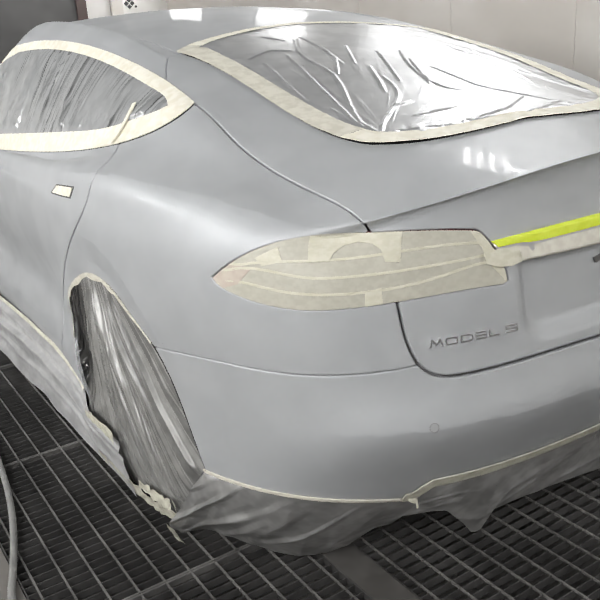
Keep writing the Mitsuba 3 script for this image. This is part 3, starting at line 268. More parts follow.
def panel(poly, du=.1, dv=.1, off=0.0, depth=.013, rnd=.0042, bump=None, skip=True):
    """(V, F, N) of a piece of the body skin lying off metres above it, its edges rounded and turned in by depth."""
    polys = list(getattr(poly, 'geoms', [poly])); VV, FF, NN, n = [], [], [], 0
    for pg in polys:
        if pg.geom_type != 'Polygon' or pg.area < 1e-5: continue
        P, F = clip_grid(pg, du, dv)
        N = normal(P[:, 0], P[:, 1]); V = surf(P[:, 0], P[:, 1]) + N * off
        if bump is not None: V = V + N * bump(V, P)[:, None]
        e = V[F]; fn = np.cross(e[:, 1] - e[:, 0], e[:, 2] - e[:, 0])
        if (fn * N[F[:, 0]]).sum() < 0: F = F[:, ::-1]
        if bump is not None:
            acc = np.zeros_like(V); e = V[F]; fn = np.cross(e[:, 1] - e[:, 0], e[:, 2] - e[:, 0])
            for k in range(3): np.add.at(acc, F[:, k], fn)
            N = acc / np.maximum(np.linalg.norm(acc, axis=1, keepdims=True), 1e-15)
        VV.append(V); FF.append(F + n); NN.append(N); n += len(V)
        for ring in [pg.exterior, *pg.interiors]:
            R = densify(ring); m = len(R)
            A = normal(R[:, 0], R[:, 1]); C = surf(R[:, 0], R[:, 1]) + A * off
            t = np.roll(C, -1, 0) - np.roll(C, 1, 0); t /= np.maximum(np.linalg.norm(t, axis=1, keepdims=True), 1e-12)
            O = np.cross(t, A)
            probe = R + 0
            # outward: away from the polygon, tested in the parameter plane
            eps = 1e-3
            d = np.roll(R, -1, 0) - np.roll(R, 1, 0); q = np.c_[d[:, 1], -d[:, 0]]; q /= np.maximum(np.linalg.norm(q, axis=1, keepdims=True), 1e-12)
            W = surf(R[:, 0] + q[:, 0] * eps, np.clip(R[:, 1] + q[:, 1] * eps, 0, NR - 1)) - (C - A * off)
            outp = ~shapely.contains_xy(pg, R[:, 0] + q[:, 0] * eps, R[:, 1] + q[:, 1] * eps)
            sg = np.sign((W * O).sum(1)); sg = np.where(outp, sg, -sg)
            O = O * np.where(np.median(sg) == 0, 1, np.sign(np.median(sg)))
            ex = np.zeros(m, bool)
            if skip:
                k = np.roll(np.arange(m), -1)
                ex = ((np.abs(R[:, 0]) < 1e-6) & (np.abs(R[k, 0]) < 1e-6)) | ((R[:, 1] > NR - 1 - 1e-6) & (R[k, 1] > NR - 1 - 1e-6)) | ((R[:, 0] > 18 - 1e-6) & (R[k, 0] > 18 - 1e-6))
            rows = [(C + O * rnd * math.sin(q) - A * rnd * (1 - math.cos(q)), A * math.cos(q) + O * math.sin(q)) for q in ((0, .52, 1.05, 1.57) if rnd > .001 else (0, 1.57))] + [(C + O * rnd - A * depth, O)]
            base = n
            for Cq, Aq in rows: VV.append(Cq); NN.append(Aq); n += m
            i = np.arange(m)[~ex]; j = (i + 1) % m
            for r in range(len(rows) - 1):
                a, b, c, d2 = base + r * m + i, base + r * m + j, base + (r + 1) * m + j, base + (r + 1) * m + i
                f = np.vstack([np.c_[a, b, c], np.c_[a, c, d2]])
                allV = np.vstack(VV); allN = np.vstack(NN)
                g = np.cross(allV[f[:, 1]] - allV[f[:, 0]], allV[f[:, 2]] - allV[f[:, 0]])
                f = np.where(((g * allN[f[:, 2]]).sum(1) < 0)[:, None], f[:, ::-1], f)
                FF.append(f)
    return np.vstack(VV), np.vstack(FF), np.vstack(NN)
def mirrored(V, F, N): return V * [-1, 1, 1], F[:, ::-1], N * [-1, 1, 1]
def both(V, F, N):
    a = mirrored(V, F, N); return np.vstack([V, a[0]]), np.vstack([F, a[1] + len(V)]), np.vstack([N, a[2]])
def side_offset(L, w):
    """The parameter line moved sideways by w metres on the surface (positive to its left)."""
    L = np.asarray(L, float); d = np.gradient(L, axis=0); e = 2e-3
    Su = (surf(L[:, 0] + e, L[:, 1]) - surf(L[:, 0] - e, L[:, 1])) / (2 * e); Sv = (surf(L[:, 0], np.clip(L[:, 1] + e, 0, NR - 1)) - surf(L[:, 0], np.clip(L[:, 1] - e, 0, NR - 1))) / (2 * e)
    t = Su * d[:, :1] + Sv * d[:, 1:]; t /= np.maximum(np.linalg.norm(t, axis=1, keepdims=True), 1e-12)
    n = np.cross(Su, Sv); n /= np.maximum(np.linalg.norm(n, axis=1, keepdims=True), 1e-12)
    b = np.cross(n, t) * (w if np.isscalar(w) else np.asarray(w)[:, None])
    E, Fc, G2 = (Su * Su).sum(1), (Su * Sv).sum(1), (Sv * Sv).sum(1); p, q = (b * Su).sum(1), (b * Sv).sum(1); D = E * G2 - Fc * Fc
    return L + np.c_[(G2 * p - Fc * q) / D, (E * q - Fc * p) / D]
def ribbon(L, w0, w1=None):
    """Polygon of the band from w0 to w1 metres beside the line (or w0 wide about it)."""
    if w1 is None: w0, w1 = -w0 / 2, w0 / 2
    a, b = side_offset(L, w0), side_offset(L, w1)
    return unary_union([Polygon([a[i], a[i + 1], b[i + 1], b[i]]).buffer(1e-5) for i in range(len(a) - 1)] ).buffer(2e-4)
def largest(g): return max(getattr(g, 'geoms', [g]), key=lambda x: x.area)
def clean(pts): 
    p = Polygon(pts); p = p if p.is_valid else p.buffer(0); return largest(p)

DOM = box(0, 0, 18, NR - 1)
cat = np.vstack
GAP = .0125
dlo = clean(cat([[(14.2, 13.62), (13.6, 13.64)], FT['dlo_top'], FT['dlo_bot'][1:], [(13.0, 12.0), (13.6, 12.0), (14.2, 12.6)]]))
lamp = clean(cat([FT['lamp_top'], FT['lamp_top2'][1:], FT['lamp_r1'], FT['lamp_r2'][1:], FT['lamp_bot'], FT['lamp_bot2'][1:]]))
arch_line = cat([[(10.0, 0), (10.06, .8)], FT['arch'], [(6.46, 1.2), (6.4, 0)]])
arch = clean(arch_line)
go_top = np.array([(8.85, 15.07), (8.56, 15.77), (8.19, 16.99), (7.60, 18.28), (7.2, 19.2), (7.06, 20)])
_gb = FT['go_bot_uv']; _gb = _gb[_gb[:, 0] > .02]
go_uv = cat([FT['go_left_uv'], _gb[1:], [(0, _gb[-1, 1])]])
glass = clean(cat([go_top[::-1], go_uv[1:], [(0, 20)]]))
windscreen = box(13.9, 14.6, 15.4, 20)
bottom_line = cat([FT['bottom1'], FT['bottom2'][1:], FT['bottom3'][1:], [(0, FT['bottom3'][-1][1])]])
hatch_line = cat([FT['hatch_gap'][::-1], FT['dlo_top'][::-1][:1]])
cuts = [ribbon(cat([[(8.80, 11.9)], FT['door_gap']]), GAP), ribbon(cat([FT['door_gap'][-1:], [(10.93, .8), (10.95, 0)]]), GAP), ribbon(np.array([(13.0, 0), (13.0, 6), (12.95, 12.2)]), GAP), ribbon(np.array([(14.25, 0), (14.3, 6), (14.2, 12), (14.15, 14.75)]), GAP),
        ribbon(cat([[(8.27, 13.54)], FT['roof_gap'][::-1], [(8.76, 15.12)]]), GAP * .8), ribbon(cat([[(8.72, 15.14), (8.92, 14.98), (9.3, 14.93), (9.75, 14.84), (10.2, 14.71), (10.6, 14.53), (11.0, 14.36), (11.5, 14.22), (12.03, 14.16)], [(12.8, 14.2), (13.95, 14.75)]]), GAP * .8),
        ribbon(cat([[(6.9, 13.37)], FT['hatch_gap'], [(3.5, 9.0)]]), GAP), ribbon(cat([[(3.26, 7.2)], FT['lid_low'][3:], [(0, FT['lid_low'][-1][1] - .01)]]), GAP * 1.15), ribbon(FT['bumper_gap'], GAP * .7),
        ribbon(bottom_line, .004), lamp.buffer(.06), dlo.buffer(.01), glass, windscreen.buffer(.02), arch]
parts_uv = list(DOM.difference(unary_union(cuts)).geoms)
def piece(u, v):
    p = Point(u, v); return min(parts_uv, key=lambda g: g.distance(p))
car = 'car'
def car_part(name, poly, bsdf='paint', mode='pair', **kw):
    V, F, N = panel(poly, **kw)
    if mode == 'both': V, F, N = both(V, F, N)
    k = num(f'{car}__{name}'); add_arrays(k, V, F, bsdf, N)
    if mode == 'pair': k2 = num(f'{car}__{name}'); add_arrays(k2, *mirrored(V, F, N)[:2], bsdf, mirrored(V, F, N)[2])
    return k
car_part('quarter_panel', piece(6.5, 8.0))
car_part('rear_door', piece(11.3, 7))
car_part('front_door', piece(13.6, 7), du=.2, dv=.2)
car_part('front_body', piece(16.5, 7), mode='both', du=.2, dv=.2)
hatch_poly = piece(2.0, 11.5)
car_part('hatch_lid', hatch_poly, mode='both')
bump_poly = piece(3.0, 3.2)
car_part('rear_bumper', bump_poly, mode='both')
car_part('roof_panel', piece(10.0, 17), mode='both')
used = [piece(6.5, 8.0), piece(11.3, 7), piece(13.6, 7), piece(16.5, 7), hatch_poly, bump_poly, piece(10.0, 17)]
for g in parts_uv:
    if g.area > .02 and not any(g is h for h in used):
        c = g.representative_point()
        if c.y < 2 and c.x < 7: car_part('valance', g, 'black_plastic', off=-.05); continue
        car_part('valance' if c.y < 3 and c.x < 7 else 'cant_rail' if c.y > 12 else 'body_panel', g, 'black_plastic' if c.y < 2 and c.x < 7 else 'paint', mode='pair')
# glass, lamps and the dark structure behind the gaps
car_part('rear_window', glass.buffer(-.01), 'dark_glass', mode='both', off=-.004)
car_part('side_window', dlo.buffer(-.008), 'dark_glass', off=-.005, du=.2)
car_part('windscreen', windscreen.buffer(-.01), 'dark_glass', mode='both', off=-.004, du=.2, dv=.2)
k = car_part('tail_lamp', lamp.buffer(-.008), 'lamp_glass', off=-.002)
gv, gf, gn = panel(DOM.difference(arch.buffer(.3)).difference(box(0, 0, 7, 1.3)).difference(box(0, 8.2, 4.8, 12.8)), du=.25, dv=.25, off=-.03, depth=.02)
V, F, N = both(gv, gf, gn); add_arrays('car__inner_shell', V, F, 'shell_grey', N)
# wheel housings and wheels
def wheel_meshes():
    prof = np.array([(.235, -.10), (.255, -.118), (.30, -.124), (.335, -.116), (.349, -.095), (.352, -.04), (.352, .04), (.349, .095), (.335, .116), (.30, .124), (.255, .118), (.235, .10)])
    tyre = trimesh.creation.revolve(np.vstack([prof, prof[:1]]), sections=64)
    rim = [trimesh.creation.revolve(np.array([(.238, -.09), (.246, -.118), (.228, -.112), (.222, -.06), (.222, .09), (.238, .09), (.238, -.09)]), sections=48)]
    for k in range(10):
        s = trimesh.creation.box((.18, .03, .022)); s.apply_translation((.135, 0, -.085)); s.apply_transform(trimesh.transformations.rotation_matrix(k * 2 * np.pi / 10, (0, 0, 1))); rim.append(s)
    hub = trimesh.creation.cylinder(.06, .04, sections=24); hub.apply_translation((0, 0, -.085)); rim.append(hub)
    disc = trimesh.creation.cylinder(.16, .02, sections=32); disc.apply_translation((0, 0, -.02))
    return tyre, trimesh.util.concatenate(rim), disc
ty, rimm, disc = wheel_meshes()
ty_d, rim_d, disc_d = mikit.ply(ty, 'rubber', 40), mikit.ply(rimm, 'rim_metal', 30), mikit.ply(disc, 'dark_chrome', 30)
for (wx, wy, s) in ((-.795, 1.11, 1), (.795, 1.11, -1), (-.82, 4.06, 1), (.82, 4.06, -1)):
    k = num('car__wheel'); M = T().translate([wx, wy, .352]).rotate([0, 1, 0], 90 * s)
    scene[k] = {**ty_d, 'to_world': M}; scene[k + '__rim'] = {**rim_d, 'to_world': M}; scene[k + '__brake_disc'] = {**disc_d, 'to_world': M}
    labels[k] = {'label': 'black tyre on a grey rim under the clear sheet'} if (wx < 0 and wy < 2) else {}
for s in (-1, 1):
    h = trimesh.creation.cylinder(.425, .28, sections=40); h.apply_transform(trimesh.transformations.rotation_matrix(np.pi / 2, (0, 1, 0))); h.apply_translation((s * .76, 1.11, .36))
    h.update_faces(~((np.abs(h.face_normals[:, 0]) > .9) & (h.triangles_center[:, 0] * s > .76))); add(num('car__wheel_housing'), h, 'shell_grey')
add('car__floor_pan', bx(-.80, .80, .55, 4.5, .16, .24), 'shell_grey')
# raised lettering on the lid
def on_surf(u, v, off=0.0):
    u, v = np.asarray(u, float), np.asarray(v, float); return surf(u, v) + normal(u, v) * off
def letters(text, start, end, height, skew=0):
    tm = meshkit.text_mesh(text, height, .0035, True)
    w = tm.bounds[1, 0] - tm.bounds[0, 0]; p = (tm.vertices - [tm.bounds[0, 0], tm.bounds[0, 1], 0])
    a, b = np.array(start), np.array(end); t = p[:, :1] / w
    uv = a * (1 - t) + b * t
    lift = p[:, 1]
    dv = lift / .090
    P = on_surf(uv[:, 0], uv[:, 1] + dv) + normal(uv[:, 0], uv[:, 1] + dv) * p[:, 2:3]
    return trimesh.Trimesh(P, tm.faces, process=False)
def glyph_mesh(height, width, gap):
    """The word as wide spaced capitals, the E of three bars."""
    st = height * .17
    def M(): return unary_union([LineString([(0, 0), (.18 * width, height), (.5 * width, .25 * height), (.82 * width, height), (width, 0)]).buffer(st / 2, cap_style='flat', join_style='mitre')])
    def O(): return box(0, 0, width, height).buffer(-height * .35).buffer(height * .35).difference(box(st, st, width - st, height - st).buffer(-height * .2).buffer(height * .2))
    def D(): return unary_union([box(0, 0, width * .5, height), box(0, 0, width, height).buffer(-height * .45).buffer(height * .45)]).difference(unary_union([box(st, st, width * .5, height - st), box(st, st, width - st, height - st).buffer(-height * .3).buffer(height * .3)]))
    def E(): return unary_union([box(0, y, width * .9, y + st) for y in (0, (height - st) / 2, height - st)])
    def L(): return unary_union([box(0, 0, st, height), box(0, 0, width * .9, st)])
    def S(): return unary_union([box(0, 0, width, st), box(0, (height - st) / 2, width, (height + st) / 2), box(0, height - st, width, height), box(0, height / 2, st, height), box(width - st, 0, width, height / 2)])
    return M, O, D, E, L, S
LH = .0165
M_, O_, D_, E_, L_, S_ = glyph_mesh(LH, .031, .006)
u0, u1 = FT['text'][0], FT['text'][1]; LW = float(np.linalg.norm(surf(*u0) - surf(*u1)))
for q, (g, at) in enumerate(((M_, 0), (O_, .039), (D_, .078), (E_, .117), (L_, .151), (S_, LW - .030))):
    sh = shapely.segmentize(g(), .004)
    m = trimesh.util.concatenate([trimesh.creation.extrude_polygon(h, .0032, engine='earcut') for h in getattr(sh, 'geoms', [sh])])
    p = m.vertices; t_ = ((p[:, :1] + at) / LW); uvp = u0 * (1 - t_) + u1 * t_; uvp[:, 1] += p[:, 1] / .090
    add(num('car__badge_letter'), trimesh.Trimesh(on_surf(uvp[:, 0], uvp[:, 1]) + normal(uvp[:, 0], uvp[:, 1]) * (p[:, 2:3] - .0004), m.faces[:, ::-1], process=False), 'chrome')
for q, ch in enumerate('MODELS'): labels['car__badge_letter' + (f'_{q:03d}' if q else '')] = {'label': f'raised chrome letter {ch} on the boot lid'}
def emblem():
    c = Polygon([(-.056, .040), (-.052, .026), (-.034, .031), (-.016, .0325), (-.006, -.050), (0, -.058), (.006, -.050), (.016, .0325), (.034, .031), (.052, .026), (.056, .040), (.028, .046), (0, .048), (-.028, .046)])
    m = trimesh.creation.extrude_polygon(c, .005, engine='earcut').subdivide().subdivide()
    p = m.vertices; u = p[:, 0] * 1.12 / -.25; v = 6.40 + p[:, 1] / .088
    return trimesh.Trimesh(on_surf(u, v, 0) + normal(u, v) * (p[:, 2:3]), m.faces[:, ::1], process=False)
add('car__emblem', emblem(), 'dark_chrome'); labels['car__emblem'] = {'label': 'dark chrome emblem in the plate recess'}
# parking sensors
su, sv = FT['sensor'][0]
ring = trimesh.creation.annulus(.0095, .0115, .0012, sections=32); cap = trimesh.creation.cylinder(.0088, .0012, sections=32)
def on_panel(mesh, u, v, off):
    n = normal(np.array([u]), np.array([v]))[0]; p = surf(np.array([u]), np.array([v]))[0]
    a = np.cross([0, 0, 1.0], n); a /= np.linalg.norm(a); b = np.cross(n, a)
    q = mesh.vertices; return trimesh.Trimesh(p + q[:, :1] * a + q[:, 1:2] * b + (q[:, 2:3] + off) * n, mesh.faces, process=False)
for u_ in (su, su - 2.6):
    k = num('car__parking_sensor'); add(k, on_panel(cap, u_, sv, .0006), 'paint_flat'); add(k + '__ring', on_panel(ring, u_, sv, .0003), 'shell_grey')
# the raised trim bar across the lid
def bar(L0, L1, off, back, n=40):
    """A bar along the lid between two parameter lines (upper, lower), rounded, off metres proud."""
    t = np.linspace(0, 1, n); P0 = np.c_[np.interp(t, np.linspace(0, 1, len(L0)), L0[:, 0]), np.interp(t, np.linspace(0, 1, len(L0)), L0[:, 1])]
    P1 = np.c_[np.interp(t, np.linspace(0, 1, len(L1)), L1[:, 0]), np.interp(t, np.linspace(0, 1, len(L1)), L1[:, 1])]
    prof = [(0, -back), (0, off * .55), (.06, off * .85), (.16, off), (.84, off), (.94, off * .85), (1, off * .55), (1, -back)]
    rows = []
    for s, o in prof:
        q = P0 * (1 - s) + P1 * s; rows.append(surf0(q[:, 0], q[:, 1]) + normal(q[:, 0], q[:, 1]) * o)
    V = np.stack(rows, 1).reshape(-1, 3); m = len(prof)
    i, j = np.meshgrid(np.arange(n - 1), np.arange(m - 1), indexing='ij')
    q = np.stack([i * m + j, i * m + j + 1, (i + 1) * m + j + 1, (i + 1) * m + j], -1).reshape(-1, 4)
    return trimesh.Trimesh(V, np.vstack([q[:, [0, 1, 2]], q[:, [0, 2, 3]], [[0, k + 1, k] for k in range(1, m - 1)], [[(n - 1) * m, (n - 1) * m + k, (n - 1) * m + k + 1] for k in range(1, m - 1)]]), process=False)
top_l = np.vstack([[(1.74, 8.06)], FT['strip_top'][1:], [(0, 8.16)], [(-1.8, 8.16)]]); mid_l = np.array([(1.66, 7.95), (1.58, 7.95), (.1, 7.95), (0, 7.95), (-1.8, 7.95)]); bot_l = np.array([(1.57, 7.53), (1.50, 7.54), (.16, 7.42), (0, 7.41), (-1.8, 7.52)])
add('car__trim_bar', bar(top_l, bot_l, .008, .02), 'chrome', 40)
label('car', 'silver grey saloon seen from its left rear corner, masked for spraying on the grated floor', 'car')

# ------------------------------------------------------------------ masking of the tail lamp
lampx = lamp.buffer(.006)
def band(upper, lower):
    return clean(np.vstack([upper, lower[::-1]]))
ext = lambda L: np.vstack([[L[0] + [.25, 0]], L, [L[-1] - [.25, 0]]])
sa, sb, sc = ext(FT['seam_a']), ext(FT['seam_b']), ext(FT['seam_c'])
topl = np.array([(6.6, 10.6), (.9, 10.6)]); botl = np.array([(6.6, 6.2), (.9, 6.2)])
wr = lambda s, a: (lambda V, P: a * (meshkit.fbm(np.c_[V[:, 0] * 30, V[:, 1] * 30, V[:, 2] * 160], 3, s) - .5))
def tape_piece(key, poly, bsdf, off=.0012, depth=.0012, bump=None, du=.05, dv=.05, mirror=False):
    V, F, N = panel(poly, du=du, dv=dv, off=off, depth=depth, rnd=.0002, bump=bump, skip=False)
    add_arrays(num(key), V, F, bsdf, N)
for q, (a, b) in enumerate(((topl, sa), (sa, sb), (sb, sc), (sc, botl))):
    tape_piece('tail_lamp_masking__tape_strip', largest(band(a, b).intersection(lampx)), 'tape_lamp', bump=wr(q, .0012))
for q, s in enumerate((sa, sb, sc)):
    tape_piece('tail_lamp_masking__tape_overlap', largest(ribbon(s, .0055).intersection(lampx)), 'tape_double', off=.0024, depth=.0012, bump=wr(q + 7, .0012))
for q, (nm, m) in enumerate((('patch_low', 'tape_double'), ('patch_tip', 'tape_pink'), ('patch_b', 'tape_double'), ('patch_right', 'tape_double'))):
    tape_piece('tail_lamp_masking__tape_patch', largest(clean(FT[nm]).intersection(lampx)), m, off=.0022, depth=.0012, bump=wr(q + 20, .003))
tape_piece('tail_lamp_masking__tape_patch', largest(clean(FT['patch_arc']).intersection(lampx)), 'tape_double', off=.0028, depth=.0012, bump=wr(30, .003))
label('tail_lamp_masking', 'tan masking tape in overlapping strips covering the left tail lamp', 'masking tape')
# trim masking
add('trim_masking__tape_strip', bar(top_l + [0, .04], mid_l, .0095, .004), 'tape_yellow', 40); labels['trim_masking__tape_strip'] = {'label': 'fluorescent yellow green tape'}
add('trim_masking__tape_strip_001', bar(mid_l, bot_l - [0, .04], .0092, .004), 'tape_trim', 40); labels['trim_masking__tape_strip_001'] = {'label': 'tan masking tape'}
tape_piece('trim_masking__tape_patch', clean([(1.90, 7.90), (1.66, 7.93), (1.40, 7.88), (1.36, 7.50), (1.52, 7.42), (1.70, 7.46), (1.88, 7.62)]), 'tape_double', off=.0112, depth=.0015, bump=wr(81, .004))
label('trim_masking', 'yellow green and tan tape along the trim bar across the boot lid', 'masking tape')
# door handle
hp = clean(FT['handle'])
car_part('door_handle', hp.buffer(.02), 'dark_chrome', off=.0006, depth=.002, du=.1, dv=.1)
tape_piece('handle_masking', hp.buffer(-.02), 'tape', off=.0022, depth=.0015, bump=wr(3, .001))
label('handle_masking', 'small cream tape rectangle stuck over the flush rear door handle', 'masking tape')

# ------------------------------------------------------------------ side window masking
dlo_in_line = cat([[(14.0, 13.3), (13.4, 13.42)], FT['dloi_top'], FT['dloi_end'][1:], FT['dloi_bot'][1:], [(13.2, 12.35), (14.0, 12.7)]])
dlo_in = clean(dlo_in_line)
tapes = dlo.buffer(-.01).difference(dlo_in)
tipx = 8.3
split = clean([(6.0, 13.0), (7.3, 12.95), (9, 12.85), (14.5, 12.85), (14.5, 14.5), (6, 14.5)])
tape_piece('side_window_masking__tape_strip', largest(tapes.intersection(split)), 'tape', off=.0045, depth=.002, bump=wr(40, .0016), du=.08, dv=.05)
tape_piece('side_window_masking__tape_strip', largest(tapes.difference(split)), 'tape', off=.0045, depth=.002, bump=wr(41, .0016), du=.08, dv=.05)
def win_bump(V, P):
    y, z = V[:, 1], V[:, 2]
    rim = smooth01(shapely.distance(dlo_in.boundary, shapely.points(P)) / .12) * shapely.contains_xy(dlo_in, P[:, 0], P[:, 1])
    w = y + .18 * (z - 1.1) + .02 * np.sin(z * 9 + y * 4); o = 0 * z
    big = meshkit.noise(np.c_[w * 9, z * 1.2, o], 3)
    st = sum(a * np.exp(-((meshkit.noise(np.c_[w * f + k, z * 2.2, o + k], 9 + k) - .5) / wd) ** 2) for k, (f, a, wd) in enumerate(((11, 1.0, .04), (26, .6, .05))))
    on = np.clip((meshkit.noise(np.c_[w * 6, z * 3, o], 14) - .38) * 4, 0, 1)
    e = meshkit.noise(np.c_[y * 95, z * 55, o], 21)
    low = np.clip((np.interp(P[:, 0], [7, 8, 9, 11, 14], [12.95, 12.8, 12.5, 12.45, 12.45]) + .32 - P[:, 1]) / .28, 0, 1)
    return rim * (.010 * st * on + .006 * (big - .5) + .006 * low * (e - .45))
V, F, N = panel(dlo_in.buffer(.12).intersection(dlo.buffer(-.02)), du=.02, dv=.02, off=.003, depth=.002, rnd=.0002, bump=win_bump, skip=False)
add_arrays('side_window_masking', V, F, 'film_window', N)
vd = np.array([(8.95, 11.82), (8.86, 12.1), (8.72, 12.45), (8.68, 12.62), (8.66, 12.8)])
tape_piece('side_window_masking__tape_tab', ribbon(np.array([[np.interp(t, np.linspace(0, 1, 5), vd[:, k]) for k in (0, 1)] for t in np.linspace(0, 1, 12)]), .018), 'tape', off=.012, depth=.003, bump=wr(50, .003))
label('side_window_masking', 'grey wrinkled plastic film taped in cream tape over the left side windows', 'masking film')

# ------------------------------------------------------------------ rear window masking, in plan over the roof-like glass
gl, gb, il, ib = FT['go_left'], FT['go_bot'], FT['gi_left'], FT['gi_bot']
def sym(L, lo=0): return L
gbl = gb[gb[:, 0] <= 0.0]; ibl = ib[ib[:, 0] <= 0.0]
go_t = np.array([(-.53, 1.345), (-.46, 1.385), (-.31, 1.43), (-.16, 1.468), (0, 1.49)])
gi_t = np.array([(-.468, 1.33), (-.40, 1.372), (-.30, 1.405), (-.16, 1.442), (0, 1.462)])
left_o = np.vstack([go_t[::-1], gl, gbl[1:], [(0, gbl[-1, 1])]]); left_i = np.vstack([gi_t[::-1], il, ibl[1:], [(0, ibl[-1, 1])]])
def sym_poly(half):
    a = clean(np.vstack([half, [(0, half[0, 1])]])); b = shapely.affinity.scale(a, -1, 1, origin=(0, 0)); return largest(unary_union([a.buffer(1e-4), b.buffer(1e-4)]))
import shapely.affinity
G_out, G_in = sym_poly(left_o).buffer(.008), sym_poly(left_i)
def roof_z(x, y): return H(x, y)
def mesh_xy(poly, d, off, bump=None):
    VV, FF, n = [], [], 0
    for g in getattr(poly, 'geoms', [poly]):
        if g.geom_type != 'Polygon' or g.area < 1e-6: continue
        P, F = clip_grid(g, d, d); z = roof_z(P[:, 0], P[:, 1]) + off
        if bump is not None: z = z + bump(P)
        VV.append(np.c_[P, z]); FF.append(F + n); n += len(P)
    V, F = np.vstack(VV), np.vstack(FF); N = np.zeros_like(V); e = V[F]; fn = np.cross(e[:, 1] - e[:, 0], e[:, 2] - e[:, 0])
    for k in range(3): np.add.at(N, F[:, k], fn)
    return V, F, N / np.maximum(np.linalg.norm(N, axis=1, keepdims=True), 1e-15)
RID = [LineString(r) for r in FEAT['ridges']]
def glass_bump(P):
    pts = shapely.points(P); h = np.zeros(len(P))
    jit = .005 * (meshkit.fbm(np.c_[P * 40, P[:, 0] * 0], 2, 5) - .5)
    for k, L in enumerate(RID):
        d = shapely.distance(L, pts) + jit; wdt = .0034 + .0012 * (k % 3); s = shapely.line_locate_point(L, pts, normalized=True)
        h += (.0052 - .001 * (k % 3)) * np.exp(-(d / wdt) ** 2) * (.25 + .75 * np.sin(np.pi * np.clip(.06 + .88 * s, 0, 1)) ** .5)
    q = shapely.distance(G_in.boundary, pts)
    edge = np.exp(-(q / .035) ** 2)
    ang = np.arctan2(P[:, 1] - 1.0, P[:, 0])
    h += .0035 * edge * (meshkit.noise(np.c_[ang * 42, q * 25, q * 0], 4) - .3)
    h += .0016 * (meshkit.fbm(np.c_[P * 5.0, P[:, 0] * 0], 2, 8) - .5)
    r = np.hypot(P[:, 0] + .40, P[:, 1] - .45); th = np.arctan2(P[:, 1] - .45, P[:, 0] + .40)
    m = np.exp(-((meshkit.noise(np.c_[th * 13, r * 1.5, r * 0], 12) - .5) / .06) ** 2)
    h += .0010 * m * np.exp(-(r / .5) ** 2)
    par = meshkit.noise(np.c_[(P[:, 0] + .25 * P[:, 1]) * 45, P[:, 1] * 2.0, P[:, 0] * 0], 31)
    h += .0016 * np.exp(-((par - .5) / .1) ** 2) * np.clip((P[:, 0] - .22) / .15, 0, 1)
    return h
V, F, N = mesh_xy(G_in.buffer(.012), .004, .004, glass_bump); add_arrays('rear_window_masking', V, F, 'film_glass', N)
tz = G_out.difference(G_in)
tb = lambda s, a: (lambda P: a * (meshkit.fbm(np.c_[P * 45, P[:, 0] * 0], 3, s) - .5))
sides = [('left', clean([(-.9, .50), (-.35, .50), (-.42, 1.30), (-.51, 1.42), (-.9, 1.42)])), ('right', clean([(.9, .50), (.35, .50), (.42, 1.30), (.51, 1.42), (.9, 1.42)])), ('bot', box(-.9, .2, .9, .50))]
rest = tz
for nm, c in sides:
    V, F, N = mesh_xy(tz.intersection(c), .012, .0075 if nm != 'bot' else .0068, tb(len(nm), .003)); add_arrays(num('rear_window_masking__tape_strip'), V, F, 'tape_grey' if nm == 'left' else 'tape', N); rest = rest.difference(c)
V, F, N = mesh_xy(rest, .012, .0065, tb(9, .002)); add_arrays(num('rear_window_masking__tape_strip'), V, F, 'tape', N)
label('rear_window_masking', 'shiny crumpled silver film taped over the sloping rear window', 'masking film')

# ------------------------------------------------------------------ wheel arch sheet
def grid_mesh(P):
    n, m = P.shape[:2]; i, j = np.meshgrid(np.arange(n - 1), np.arange(m - 1), indexing='ij')
    q = np.stack([i * m + j, (i + 1) * m + j, (i + 1) * m + j + 1, i * m + j + 1], -1).reshape(-1, 4)
    return trimesh.Trimesh(P.reshape(-1, 3), np.vstack([q[:, [0, 1, 2]], q[:, [0, 2, 3]]]), process=False)
A = surf(FT['arch'][:, 0], FT['arch'][:, 1])
A = A[A[:, 2] > .24]
_c = A[:, 1:] - [1.12, .33]; A[:, 1:] -= _c / np.linalg.norm(_c, axis=1)[:, None] * .008
ll = np.r_[0, np.cumsum(np.linalg.norm(np.diff(A, axis=0), axis=1))]; ll /= ll[-1]
NS, NT = 560, 200
s = np.linspace(0, 1, NS); t = np.linspace(0, 1, NT)
AS = np.stack([np.interp(s, ll, A[:, k]) for k in range(3)], -1)
FS = np.stack([np.interp(s, [0, .25, .5, .75, .92, 1], [-.985, -.980, -.972, -.955, -.93, -.905]), np.interp(s, [0, .25, .5, .75, .92, 1], [1.40, 1.31, 1.15, .97, .83, .745]), np.interp(s, [0, .3, 1], [.012, .008, .01])], -1)
S2, T2 = np.meshgrid(s, t, indexing='ij')
P = AS[:, None] * (1 - T2[..., None]) + FS[:, None] * T2[..., None]
PHI = np.arctan2(P[..., 1] - 1.25, .92 - P[..., 2])                      # folds fan out from the top of the arch
cx = np.exp(-((S2 - .2) / .17) ** 2) * np.sin(np.pi * np.clip(T2 * 1.5, 0, 1))
P[..., 0] += .034 * cx - .034 * np.sin(np.pi * np.clip(T2, 0, 1)) * np.clip((S2 - .3) * 3, 0, 1)
z0 = S2 * 0
fold = meshkit.noise(np.stack([PHI * 22, T2 * 1.4, z0], -1), 3); fold2 = meshkit.noise(np.stack([PHI * 60, T2 * 2.2, z0 + 3], -1), 6); fold3 = meshkit.noise(np.stack([PHI * 130, T2 * 3, z0], -1), 16)
rid = np.exp(-((fold - .5) / .09) ** 2) + .5 * np.exp(-((fold2 - .5) / .10) ** 2) 
amp = smooth01(T2 / .16) * smooth01((1.04 - T2) / .25) * smooth01(S2 / .07 + .05) * smooth01((1 - S2) / .05 + .15)
P[..., 0] -= amp * (.010 * rid + .018 * (meshkit.fbm(np.stack([PHI * 7, T2 * 1.6, z0], -1), 2, 4) - .5))
P[..., 1] += amp * .012 * (fold - .5)
uvw = np.c_[PHI.ravel(), T2.ravel()]
